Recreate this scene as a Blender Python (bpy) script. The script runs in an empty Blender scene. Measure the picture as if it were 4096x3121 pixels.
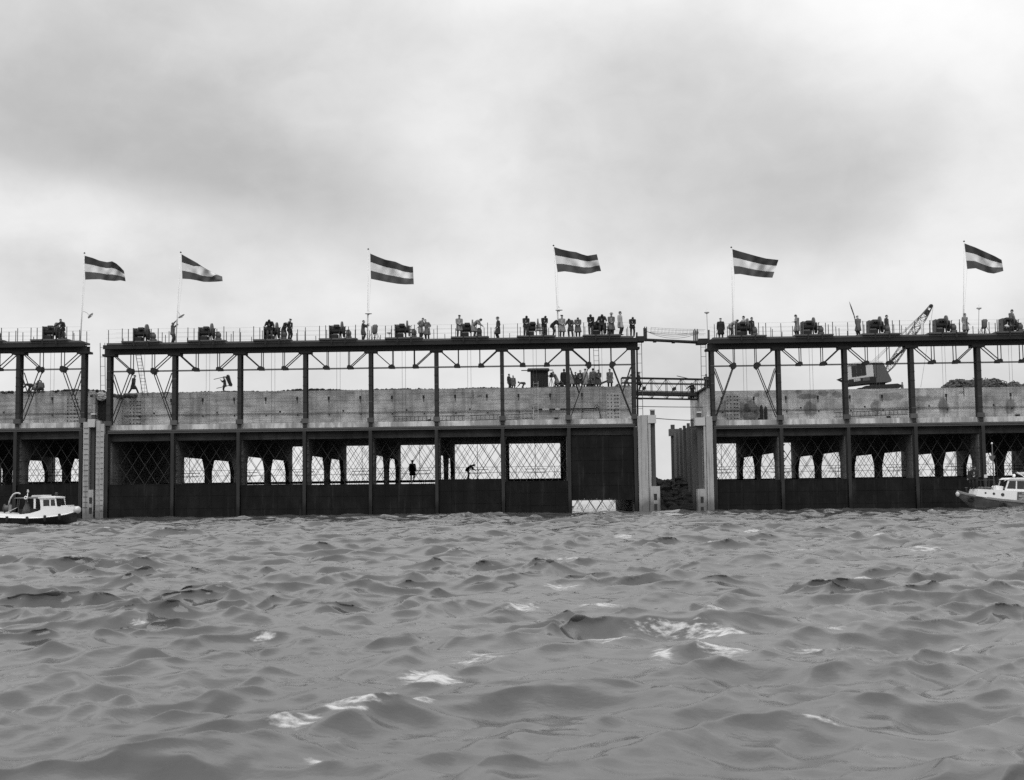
import bpy, bmesh, math, random
import numpy as np
from mathutils import Matrix, Vector, Euler
random.seed(7); rng = np.random.default_rng(11)
sc = bpy.context.scene
col = sc.collection
R = math.radians

# ------------------------------------------------------------------ camera
FPX = 5178.97                      # focal length in photo pixels (4096 wide)
CAM = np.array([-0.557, -102.598, 1.927]); PITCH, ROLL, YAW = 0.0762, -0.0126, -0.0125
_f = np.array([math.sin(YAW)*math.cos(PITCH), math.cos(YAW)*math.cos(PITCH), math.sin(PITCH)])
_r = np.array([math.cos(YAW), -math.sin(YAW), 0.0]); _u = np.cross(_r, _f)
CR = _r*math.cos(ROLL)+_u*math.sin(ROLL); CU = -_r*math.sin(ROLL)+_u*math.cos(ROLL); CF = _f
cd = bpy.data.cameras.new('camera'); cam = bpy.data.objects.new('camera', cd); col.objects.link(cam)
cd.sensor_fit = 'HORIZONTAL'; cd.sensor_width = 118.6; cd.lens = 118.6*FPX/4096
cd.clip_start = 0.2; cd.clip_end = 20000
cd.dof.use_dof = True; cd.dof.focus_distance = 95.0; cd.dof.aperture_fstop = 14.0
m = Matrix.Identity(4)
for i in range(3):
    m[i][0] = CR[i]; m[i][1] = CU[i]; m[i][2] = -CF[i]; m[i][3] = CAM[i]
cam.matrix_world = m
sc.camera = cam

def ray(px, py):
    return CF + CR*(px-2048)/FPX - CU*(py-1560.5)/FPX
def at(px, py, Y):
    d = ray(px, py); t = (Y-CAM[1])/d[1]
    return Vector(CAM+d*t)
def project(P):
    d = np.array(P, float)-CAM; w = d@CF
    return 2048+FPX*(d@CR)/w, 1560.5-FPX*(d@CU)/w
def xat(px, Y, z):
    X = at(px, 1500, Y).x
    for _ in range(5):
        X += (px-project((X, Y, z))[0])*(Y-CAM[1])/FPX
    return X

# ------------------------------------------------------------------ sky and sun (overcast, black-and-white photograph)
SUN_EL, SUN_AZ = 42, 200           # high sun behind the camera, behind the cloud deck
world = bpy.data.worlds.new('World'); sc.world = world; world.use_nodes = True
nt = world.node_tree; N = nt.nodes; L = nt.links
for n in list(N): N.remove(n)
def nd(tree, typ, **kw):
    n = tree.nodes.new(typ)
    for k, v in kw.items(): setattr(n, k, v)
    return n
def mathn(tree, op, a, b=None, c=None, clamp=False):
    n = tree.nodes.new('ShaderNodeMath'); n.operation = op; n.use_clamp = clamp
    for i, v in enumerate((a, b, c)):
        if v is None: continue
        if isinstance(v, (int, float)): n.inputs[i].default_value = v
        else: tree.links.new(v, n.inputs[i])
    return n.outputs[0]
tc = nd(nt, 'ShaderNodeTexCoord')
sky = nd(nt, 'ShaderNodeTexSky', sky_type='NISHITA', sun_disc=False)
sky.sun_elevation = R(SUN_EL); sky.sun_rotation = R(SUN_AZ); sky.dust_density = 4.0
bw = nd(nt, 'ShaderNodeRGBToBW'); L.new(sky.outputs[0], bw.inputs[0])
def wnoise(scale, mp, det=4, rough=.5, dist=0.):
    mpn = nd(nt, 'ShaderNodeMapping'); mpn.inputs['Scale'].default_value = mp[0]; mpn.inputs['Location'].default_value = mp[1]
    L.new(tc.outputs['Generated'], mpn.inputs[0])
    n = nd(nt, 'ShaderNodeTexNoise'); n.inputs['Scale'].default_value = scale; n.inputs['Detail'].default_value = det
    n.inputs['Roughness'].default_value = rough; n.inputs['Distortion'].default_value = dist
    L.new(mpn.outputs[0], n.inputs['Vector']); return n.outputs[0]
n1 = wnoise(3.6, ((1, 1, 1.8), (0.3, 0, 0.1)), 6, .5, .2)
n2 = wnoise(9.0, ((1, 1, 1.5), (2.3, 1, 0.7)), 6, .55, .3)
n3 = wnoise(24.0, ((1, 1, 1.3), (1.3, 4, 2.7)), 6, .6, .4)
dens = mathn(nt, 'ADD', mathn(nt, 'MULTIPLY_ADD', n1, .44, mathn(nt, 'MULTIPLY', n2, .20)), mathn(nt, 'MULTIPLY_ADD', n3, .09, -.02))      # about .33
# soft dark banks and light breaks of the cloud deck (direction, size, strength)
sepv = nd(nt, 'ShaderNodeSeparateXYZ'); L.new(tc.outputs['Generated'], sepv.inputs[0])
def bank(px, py, wx, wy, amp, tilt=0.):
    global dens
    d = ray(px, py); d = d/np.linalg.norm(d)
    a = mathn(nt, 'SUBTRACT', sepv.outputs[0], float(d[0])); b = mathn(nt, 'SUBTRACT', sepv.outputs[2], float(d[2]))
    b = mathn(nt, 'MULTIPLY_ADD', a, tilt, b)
    a = mathn(nt, 'DIVIDE', a, wx/FPX); b = mathn(nt, 'DIVIDE', b, wy/FPX)
    q = mathn(nt, 'ADD', mathn(nt, 'MULTIPLY', a, a), mathn(nt, 'MULTIPLY', b, b))
    # wobble the edge with the fine noise
    q = mathn(nt, 'ADD', q, mathn(nt, 'MULTIPLY_ADD', n2, 2.4, -1.2))
    e = mathn(nt, 'EXPONENT', mathn(nt, 'MULTIPLY', mathn(nt, 'MAXIMUM', q, 0.), -1.0))
    dens = mathn(nt, 'MULTIPLY_ADD', e, amp, dens)
for bk in ((450, 130, 1000, 280, .09, 0), (350, 430, 900, 260, .10, .04), (900, 680, 760, 200, .13, .08), (1350, 800, 420, 150, .06, .1), (1500, 60, 2000, 330, .10, 0), (200, 860, 560, 150, -.15, 0), (1850, 640, 330, 260, -.10, .2), (2250, 330, 420, 230, -.04, 0),
           (3000, 760, 700, 230, .10, .05), (3250, 930, 480, 90, .07, 0), (2700, 380, 560, 220, .06, 0), (3500, 560, 500, 200, .05, 0), (3950, 900, 260, 360, -.12, 0), (3850, 150, 420, 240, -.08, 0), (2500, 1150, 3200, 150, -.06, 0)):
    bank(*bk)
cr = nd(nt, 'ShaderNodeMapRange', interpolation_type='SMOOTHSTEP'); L.new(dens, cr.inputs[0])
cr.inputs[1].default_value = .16; cr.inputs[2].default_value = .66; cr.inputs[3].default_value = .88; cr.inputs[4].default_value = .46
mixs = mathn(nt, 'MULTIPLY_ADD', bw.outputs[0], .006, cr.outputs[0])           # a little of the clear sky above the deck
zen = nd(nt, 'ShaderNodeMapRange', interpolation_type='SMOOTHSTEP'); L.new(sepv.outputs[2], zen.inputs[0])      # overcast skies brighten towards the zenith
for i_, v_ in enumerate((.22, .85, 1.0, 2.6)): zen.inputs[i_+1].default_value = v_
mixs = mathn(nt, 'MULTIPLY', mixs, zen.outputs[0])
comb = nd(nt, 'ShaderNodeCombineColor')
for i in range(3): L.new(mixs, comb.inputs[i])
bg = nd(nt, 'ShaderNodeBackground'); L.new(comb.outputs[0], bg.inputs[0]); bg.inputs[1].default_value = 1.0
wo = nd(nt, 'ShaderNodeOutputWorld'); L.new(bg.outputs[0], wo.inputs[0])
sl = bpy.data.lights.new('sun', 'SUN'); sl.energy = .6; sl.angle = R(28); sl.color = (1, 1, 1)
so = bpy.data.objects.new('sun', sl); col.objects.link(so)
so.rotation_euler = Euler((R(90-SUN_EL), 0, R(-14)), 'XYZ')
vs = sc.view_settings; vs.view_transform = 'Standard'; vs.look = 'None'; vs.exposure = 0.0; vs.gamma = 1.0; vs.use_curve_mapping = False
sc.cycles.max_bounces = 6; sc.cycles.diffuse_bounces = 3; sc.cycles.glossy_bounces = 3; sc.cycles.use_denoising = False

# ------------------------------------------------------------------ materials (all neutral grey)
MATS = {}
def mat(name, v, rough=.7, var=0.25, scale=1.5, metal=0., spec=.3, stretch=(1, 1, 1), bump=0., bscale=None, extra=None):
    if name in MATS: return MATS[name]
    mt = bpy.data.materials.new(name); mt.use_nodes = True; t = mt.node_tree
    bs = t.nodes['Principled BSDF']; bs.inputs['Roughness'].default_value = rough; bs.inputs['Metallic'].default_value = metal
    bs.inputs['Specular IOR Level'].default_value = spec
    geo = nd(t, 'ShaderNodeNewGeometry'); mp = nd(t, 'ShaderNodeMapping'); mp.inputs['Scale'].default_value = stretch
    t.links.new(geo.outputs['Position'], mp.inputs[0])
    no = nd(t, 'ShaderNodeTexNoise'); no.inputs['Scale'].default_value = scale; no.inputs['Detail'].default_value = 6; no.inputs['Roughness'].default_value = .62
    t.links.new(mp.outputs[0], no.inputs['Vector'])
    f = mathn(t, 'MULTIPLY_ADD', no.outputs[0], 2*var, 1-var)
    val = mathn(t, 'MULTIPLY', f, v)
    if extra: val = extra(t, geo, val)
    cc = nd(t, 'ShaderNodeCombineColor')
    for i in range(3): t.links.new(val, cc.inputs[i])
    t.links.new(cc.outputs[0], bs.inputs['Base Color'])
    if bump:
        b = nd(t, 'ShaderNodeBump'); b.inputs['Strength'].default_value = bump; b.inputs['Distance'].default_value = .03
        n2_ = nd(t, 'ShaderNodeTexNoise'); n2_.inputs['Scale'].default_value = bscale or scale*6; n2_.inputs['Detail'].default_value = 4
        t.links.new(geo.outputs['Position'], n2_.inputs['Vector']); t.links.new(n2_.outputs[0], b.inputs['Height']); t.links.new(b.outputs[0], bs.inputs['Normal'])
    MATS[name] = mt; return mt
def tnoise(t, geo, scale, stretch, det=4, rough=.55, loc=(0, 0, 0)):
    mp = nd(t, 'ShaderNodeMapping'); mp.inputs['Scale'].default_value = stretch; mp.inputs['Location'].default_value = loc
    t.links.new(geo.outputs['Position'], mp.inputs[0])
    no = nd(t, 'ShaderNodeTexNoise'); no.inputs['Scale'].default_value = scale; no.inputs['Detail'].default_value = det; no.inputs['Roughness'].default_value = rough
    t.links.new(mp.outputs[0], no.inputs['Vector']); return no.outputs[0]
def ramp(t, v, a, b, c, d):
    mr = nd(t, 'ShaderNodeMapRange', interpolation_type='SMOOTHSTEP'); t.links.new(v, mr.inputs[0])
    for i, q in enumerate((a, b, c, d)): mr.inputs[i+1].default_value = q
    return mr.outputs[0]
def shutter(t, geo, val, lo=.66):  # board marks of the shuttering and run-down streaks
    bd = tnoise(t, geo, 1.0, (.22, .22, 7.5), 3, .7); val = mathn(t, 'MULTIPLY', val, ramp(t, bd, .46, .66, 1.05, lo))
    st = tnoise(t, geo, 1.0, (2.2, 2.2, .12), 4, .6); val = mathn(t, 'MULTIPLY', val, ramp(t, st, .48, .72, 1.0, .62))
    md = tnoise(t, geo, .9, (1, 1, 1.2), 6, .68, (2, 7, 4)); val = mathn(t, 'MULTIPLY', val, ramp(t, md, .36, .62, .74, 1.1))
    lg = tnoise(t, geo, .25, (1, 1, 1.6), 3, .5, (5, 0, 3)); return mathn(t, 'MULTIPLY', val, ramp(t, lg, .32, .68, .72, 1.14))
def blots(pts):
    def fn(t, geo, val):
        val = shutter(t, geo, val, .86)
        sp = nd(t, 'ShaderNodeSeparateXYZ'); t.links.new(geo.outputs['Position'], sp.inputs[0])
        wob = tnoise(t, geo, 2.2, (1, 1, 1), 5, .65)
        for (x, z, rx, rz, k) in pts:
            a = mathn(t, 'DIVIDE', mathn(t, 'SUBTRACT', sp.outputs[0], x), rx); b = mathn(t, 'DIVIDE', mathn(t, 'SUBTRACT', sp.outputs[2], z), rz)
            q = mathn(t, 'ADD', mathn(t, 'MULTIPLY', a, a), mathn(t, 'MULTIPLY', b, b)); q = mathn(t, 'ADD', q, mathn(t, 'MULTIPLY_ADD', wob, 2.6, -1.3))
            val = mathn(t, 'MULTIPLY', val, ramp(t, q, .55, 1.25, k, 1.0))
        return val
    return fn
def ledge_stain(t, geo, val):
    st = tnoise(t, geo, 1.0, (.9, .9, .25), 5, .7); val = mathn(t, 'MULTIPLY', val, ramp(t, st, .42, .62, .55, 1.1))
    st2 = tnoise(t, geo, 1.0, (5, 5, .2), 3, .6); return mathn(t, 'MULTIPLY', val, ramp(t, st2, .5, .7, 1.0, .75))
def tide(t, geo, val):             # algae below the tide mark, chips above
    sp = nd(t, 'ShaderNodeSeparateXYZ'); t.links.new(geo.outputs['Position'], sp.inputs[0])
    wob = tnoise(t, geo, 1.6, (1, 1, .5), 5, .7); z = mathn(t, 'MULTIPLY_ADD', wob, 1.6, sp.outputs[2])
    val = mathn(t, 'MULTIPLY', val, ramp(t, z, 1.2, 2.2, .42, 1.0))
    st = tnoise(t, geo, 1.0, (6, 6, .3), 4, .65); return mathn(t, 'MULTIPLY', val, ramp(t, st, .5, .72, 1.0, .6))
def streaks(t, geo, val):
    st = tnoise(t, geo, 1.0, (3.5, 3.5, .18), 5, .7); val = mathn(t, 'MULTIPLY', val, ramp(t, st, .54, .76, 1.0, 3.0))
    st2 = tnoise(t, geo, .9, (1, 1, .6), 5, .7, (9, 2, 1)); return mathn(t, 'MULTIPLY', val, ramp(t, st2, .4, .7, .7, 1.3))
GREY = lambda n, v, **k: mat(n, v, **k)
M_CONC = mat('concrete_wall_weathered', .46, .9, .14, 3.0, extra=shutter, bump=.06, bscale=8)
RB = [(xat(px, 4.4, 9), z, rx, rz, k) for px, z, rx, rz, k in ((3765, 8.25, .45, .75, .45), (3495, 8.2, .4, .7, .5), (4030, 8.2, .45, .7, .45), (3235, 8.1, .55, .7, .45),
      (3225, 9.2, .9, .22, .5), (3290, 9.45, .45, .25, .5), (3345, 9.3, .4, .3, .55), (3560, 9.1, 1.3, .35, .6), (3690, 8.9, 1.2, .25, .62), (3650, 8.3, .9, .6, .72), (3190, 9.6, .3, .2, .6),
      (3025, 9.4, .25, .2, .55), (2990, 9.0, .3, .25, .6), (2930, 8.2, 1.4, .75, .48), (3000, 8.1, .6, .9, .42), (3060, 9.4, .2, .3, .6))]
M_CONC_R = mat('concrete_wall_blotched', .52, .9, .12, 3.0, extra=blots(RB), bump=.06, bscale=8)
M_LEDGE = mat('concrete_ledge_limed', .52, .9, .15, 4.0, extra=ledge_stain, bump=.2, bscale=14)
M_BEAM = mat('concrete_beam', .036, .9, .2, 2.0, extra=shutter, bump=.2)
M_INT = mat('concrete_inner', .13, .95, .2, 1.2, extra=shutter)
M_PILLAR_LIT = mat('concrete_pillar_daylit', .15, .9, .2, 2.0, extra=shutter)  # lighter copy of the inner concrete, daylight on the wall fronts put into colour
M_PIER = mat('concrete_pier', .33, .9, .2, 2.5, extra=tide, bump=.3, bscale=12)
M_CAP = mat('concrete_cap', .43, .9, .12, 3.0, bump=.2)
M_FIN = mat('concrete_fin', .10, .9, .2, 2.0, extra=tide, bump=.2)
M_STEEL = mat('steel_weathered', .034, .8, .3, 1.4, spec=.15, extra=None, bump=.15, bscale=9)
M_STEELD = mat('steel_dark', .020, .8, .3, 2.0, bump=.1)
M_STEELM = mat('steel_midgrey', .085, .75, .3, 2.0)
M_RODF = mat('rod_front', .06, .8, .2, 2)
M_GUIDE = mat('steel_guide', .034, .8, .35, 1.2, spec=.15, stretch=(3, 3, .6), bump=.2, extra=tide)
M_CHAN = mat('steel_channel', .06, .7, .35, 1.1, stretch=(1, 1, 3))
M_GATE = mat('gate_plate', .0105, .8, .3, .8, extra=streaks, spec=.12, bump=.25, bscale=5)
M_PILE = mat('steel_pile', .06, .7, .4, 1.0, stretch=(1, 1, .4))
M_WOOD = mat('plank_grey', .085, .85, .35, 2.5, stretch=(.4, 3, 3), bump=.2)
M_WOODD = mat('plank_dark', .035, .85, .35, 3.0, stretch=(4, 4, .5), bump=.3)
M_ROPE = mat('wire_rope', .06, .6)
M_POLE = mat('pole_paint', .62, .5, .06)
M_LAMP = mat('lamp_enamel', .50, .4, .1)
M_WHITE = mat('paint_white', .74, .45, .06, 3)
M_WHITED = mat('paint_offwhite', .5, .6, .2, 3)
M_HULLD = mat('hull_black', .022, .45, .3, 2)
M_HULLG = mat('hull_grey', .13, .5, .3, 1.6, stretch=(1, 1, 2), extra=streaks)
M_DECKG = mat('deck_grey', .2, .7, .2, 3)
M_RUBBER = mat('rubber_black', .018, .75, .2, 4)
M_GLASS = mat('glass_dark', .02, .08, .1, 1, spec=.6)
M_RUB = mat('rubble_dark', .075, .95, .8, 5, bump=.6, bscale=7)
M_CAB = mat('crane_paint', .09, .7, .15, 2)
M_MOUND = mat('mound_black', .016, .95, .6, 3, bump=.5, bscale=6)
M_EARTH = mat('rubble_earth', .05, .95, .5, 3, bump=.6, bscale=9)
M_SKIN = mat('skin', .36, .6, .1)
M_DARKC = {k: mat('cloth_%d' % i, v, .9, .18, 5) for i, (k, v) in enumerate((('black', .018), ('dark', .034), ('mid', .06), ('grey', .10), ('light', .18), ('pale', .28)))}
M_HAIR = mat('hair_dark', .02, .8)
M_TARP = mat('canvas_cover', .10, .9, .4, 5)
M_RED = mat('flag_dark_band', .040, .85, .12, 5); M_FW = mat('flag_white_band', .62, .85, .08, 5); M_BLUE = mat('flag_lower_band', .075, .85, .12, 5)
M_SAND = mat('sand_fill', .2, .95, .25, 3)

# ------------------------------------------------------------------ mesh helpers
class MB:
    def __init__(s): s.v = []; s.f = []; s.m = []
    def add(s, vs, fs, mi=0):
        o = len(s.v); s.v += [tuple(p) for p in vs]; s.f += [tuple(i+o for i in f) for f in fs]; s.m += [mi]*len(fs); return s
    def box(s, x0, x1, y0, y1, z0, z1, mi=0):
        return s.add([(x0, y0, z0), (x1, y0, z0), (x1, y1, z0), (x0, y1, z0), (x0, y0, z1), (x1, y0, z1), (x1, y1, z1), (x0, y1, z1)],
                     [(0, 3, 2, 1), (4, 5, 6, 7), (0, 1, 5, 4), (1, 2, 6, 5), (2, 3, 7, 6), (3, 0, 4, 7)], mi)
    def beam(s, p, q, w, h, mi=0):
        p = Vector(p); q = Vector(q); d = (q-p).normalized(); up = Vector((0, 0, 1)) if abs(d.z) < .95 else Vector((0, 1, 0))
        a = d.cross(up).normalized()*w/2; b = a.cross(d).normalized()*h/2
        vs = [c+x*a+y*b for c in (p, q) for x, y in ((-1, -1), (1, -1), (1, 1), (-1, 1))]
        return s.add(vs, [(3, 2, 1, 0), (4, 5, 6, 7), (0, 1, 5, 4), (1, 2, 6, 5), (2, 3, 7, 6), (3, 0, 4, 7)], mi)
    def tube(s, pts, r, n=8, mi=0, cap=True, r2=None):
        pts = [Vector(p) for p in pts]; k = len(pts); vs = []
        for i, p in enumerate(pts):
            d = (pts[min(i+1, k-1)]-pts[max(i-1, 0)]).normalized(); up = Vector((0, 0, 1)) if abs(d.z) < .9 else Vector((0, 1, 0))
            a = d.cross(up).normalized(); b = a.cross(d).normalized()
            rr = r[i] if isinstance(r, (list, tuple)) else (r if r2 is None else r+(r2-r)*i/max(1, k-1))
            vs += [p+rr*(a*math.cos(2*math.pi*j/n)+b*math.sin(2*math.pi*j/n)) for j in range(n)]
        fs = [(i*n+j, i*n+(j+1) % n, (i+1)*n+(j+1) % n, (i+1)*n+j) for i in range(k-1) for j in range(n)]
        if cap: fs += [tuple(range(n-1, -1, -1)), tuple((k-1)*n+j for j in range(n))]
        return s.add(vs, fs, mi)
    def prism(s, poly, a0, a1, axis='y', mi=0):       # poly in the two other axes (x,z) for y, (y,z) for x, (x,y) for z
        n = len(poly)
        def P(u, v, a): return {'y': (u, a, v), 'x': (a, u, v), 'z': (u, v, a)}[axis]
        vs = [P(u, v, a0) for u, v in poly]+[P(u, v, a1) for u, v in poly]
        fs = [tuple(range(n)), tuple(range(2*n-1, n-1, -1))]+[(i, n+i, n+(i+1) % n, (i+1) % n) for i in range(n)]
        return s.add(vs, fs, mi)
    def lathe(s, prof, c=(0, 0, 0), axis='z', n=16, mi=0):
        vs = []; k = len(prof)
        for r, h in prof:
            for j in range(n):
                a = 2*math.pi*j/n; p = {'z': (r*math.cos(a), r*math.sin(a), h), 'x': (h, r*math.cos(a), r*math.sin(a)), 'y': (r*math.cos(a), h, r*math.sin(a))}[axis]
                vs.append((p[0]+c[0], p[1]+c[1], p[2]+c[2]))
        fs = [(i*n+j, i*n+(j+1) % n, (i+1)*n+(j+1) % n, (i+1)*n+j) for i in range(k-1) for j in range(n)]
        return s.add(vs, fs+[tuple(range(n-1, -1, -1)), tuple((k-1)*n+j for j in range(n))], mi)
    def ell(s, c, r, nu=10, nv=6, mi=0, rot=None):
        vs = []; 
        for i in range(1, nv):
            t = math.pi*i/nv
            for j in range(nu):
                a = 2*math.pi*j/nu; p = Vector((r[0]*math.sin(t)*math.cos(a), r[1]*math.sin(t)*math.sin(a), r[2]*math.cos(t)))
                if rot is not None: p = rot @ p
                vs.append(p+Vector(c))
        tp = Vector((0, 0, r[2])); bt = Vector((0, 0, -r[2]))
        if rot is not None: tp = rot @ tp; bt = rot @ bt
        vs += [tp+Vector(c), bt+Vector(c)]; T = len(vs)-2; B = T+1
        fs = [(i*nu+j, (i+1)*nu+j, (i+1)*nu+(j+1) % nu, i*nu+(j+1) % nu) for i in range(nv-2) for j in range(nu)]
        fs += [(T, j, (j+1) % nu) for j in range(nu)]+[(B, (nv-2)*nu+(j+1) % nu, (nv-2)*nu+j) for j in range(nu)]
        return s.add(vs, fs, mi)
    def mesh(s, name, smooth=False, fix=True):
        me = bpy.data.meshes.new(name); me.from_pydata(s.v, [], s.f); 
        me.polygons.foreach_set('material_index', s.m)
        if fix:
            b = bmesh.new(); b.from_mesh(me); bmesh.ops.recalc_face_normals(b, faces=b.faces); b.to_mesh(me); b.free()
        if smooth: me.polygons.foreach_set('use_smooth', [True]*len(me.polygons))
        me.update(); return me
    def build(s, name, mats, parent=None, smooth=False, **kw):
        me = s.mesh(name, smooth)
        for q in (mats if isinstance(mats, (list, tuple)) else [mats]): me.materials.append(q)
        return link(name, me, parent, **kw)
def link(name, me, parent=None, loc=None, rotz=None, mtx=None):
    o = bpy.data.objects.new(name, me); col.objects.link(o); o.parent = parent
    if loc is not None: o.location = loc
    if rotz is not None: o.rotation_euler = (0, 0, rotz)
    if mtx is not None: o.matrix_basis = mtx
    return o
def tag(o, label, cat=None, group=None, kind=None):
    if label: o['label'] = label
    if cat: o['category'] = cat
    if group: o['group'] = group
    if kind or cat: o['kind'] = kind or 'thing'
    return o
def empty(name, loc=(0, 0, 0), rotz=0.):
    o = bpy.data.objects.new(name, None); col.objects.link(o); o.location = loc; o.rotation_euler = (0, 0, rotz); return o
_unit = {}
def unit(kind, mt):
    k = (kind, mt.name)
    if k not in _unit:
        b = MB()
        if kind == 'box': b.box(-.5, .5, -.5, .5, -.5, .5)
        else: b.tube([(0, 0, -.5), (0, 0, .5)], 1.0, 6 if kind == 'rod' else 12)
        me = b.mesh('unit_'+kind, smooth=False); me.materials.append(mt); _unit[k] = me
    return _unit[k]
def pbox(name, mt, parent, x0, x1, y0, y1, z0, z1):
    return link(name, unit('box', mt), parent, mtx=Matrix.Translation(((x0+x1)/2, (y0+y1)/2, (z0+z1)/2)) @ Matrix.Diagonal((x1-x0, y1-y0, z1-z0, 1)))
def dirm(p, q):
    p = Vector(p); q = Vector(q); d = (q-p); ln = d.length; d.normalize()
    up = Vector((0, 1, 0)) if abs(d.y) < .95 else Vector((1, 0, 0))
    x = up.cross(d).normalized(); y = d.cross(x)
    M_ = Matrix(((x.x, y.x, d.x, 0), (x.y, y.y, d.y, 0), (x.z, y.z, d.z, 0), (0, 0, 0, 1)))
    return Matrix.Translation((p+q)/2) @ M_, ln
def rod(name, mt, parent, p, q, r, kind='rod'):
    M_, ln = dirm(p, q); return link(name, unit(kind, mt), parent, mtx=M_ @ Matrix.Diagonal((r, r, ln, 1)))
def bar(name, mt, parent, p, q, w, h):           # w across (x-ish), h in depth
    M_, ln = dirm(p, q); return link(name, unit('box', mt), parent, mtx=M_ @ Matrix.Diagonal((w, h, ln, 1)))
ORD = ['first', 'second', 'third', 'fourth', 'fifth', 'sixth', 'seventh', 'eighth', 'ninth']

# ------------------------------------------------------------------ water: one sheet to the horizon
def tile(Lm, n, seed, lo, hi, rms, wdir, sp, pk):
    g = np.random.default_rng(seed); k1 = np.fft.fftfreq(n, Lm/n)*2*np.pi; kx, ky = np.meshgrid(k1, k1, indexing='xy'); k = np.hypot(kx, ky); k[0, 0] = 1e9
    lam = 2*np.pi/k; P = k**-3.7*np.exp(-(lam/pk)**2*.6); P[(lam < lo) | (lam > hi)] = 0
    c = (kx*math.cos(wdir)+ky*math.sin(wdir))/k; P = P*(.05+np.abs(c)**sp)
    a = (g.normal(size=(n, n))+1j*g.normal(size=(n, n)))*np.sqrt(P); hh = np.fft.ifft2(a).real; s = rms/hh.std(); a = a*s
    h = np.fft.ifft2(a).real; dx = np.fft.ifft2(-1j*kx/k*a).real; dy = np.fft.ifft2(-1j*ky/k*a).real
    def dd(arr, kk): return np.fft.ifft2(1j*kk*np.fft.fft2(arr)).real
    J = (1+CH*-dd(dx, kx))*(1+CH*-dd(dy, ky))-(CH*dd(dx, ky))**2
    return Lm, n, np.stack([h, dx, dy, J], -1)
CH = 1.0
T1 = tile(57.0, 768, 3, 1.0, 7, .088, R(-74), 4.0, 2.0)
T3 = tile(31.0, 640, 8, .42, 1.35, .034, R(-66), 2.6, 1.5)
T2 = tile(13.0, 512, 5, .22, .62, .0135, R(-60), 2.0, .7)
def samp(T, x, y):
    Lm, n, A = T; u = (x/Lm*n) % n; v = (y/Lm*n) % n; i = np.floor(u).astype(int); j = np.floor(v).astype(int); fu = (u-i)[..., None]; fv = (v-j)[..., None]
    i1 = (i+1) % n; j1 = (j+1) % n; i %= n; j %= n
    return (A[j, i]*(1-fu)+A[j, i1]*fu)*(1-fv)+(A[j1, i]*(1-fu)+A[j1, i1]*fu)*fv
def vnoise(x, y, seed=0):
    g = np.random.default_rng(seed); T = g.random((256, 256)); i = np.floor(x).astype(int); j = np.floor(y).astype(int); fx = x-i; fy = y-j
    fx = fx*fx*(3-2*fx); fy = fy*fy*(3-2*fy); a = T[j % 256, i % 256]; b = T[j % 256, (i+1) % 256]; c = T[(j+1) % 256, i % 256]; d = T[(j+1) % 256, (i+1) % 256]
    return (a*(1-fx)+b*fx)*(1-fy)+(c*(1-fx)+d*fx)*fy
def fbm(x, y, seed=0, o=4):
    s = 0; a = .5; t = 0
    for k in range(o): s = s+a*vnoise(x*2**k, y*2**k, seed+k); t += a; a *= .55
    return s/t
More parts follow.
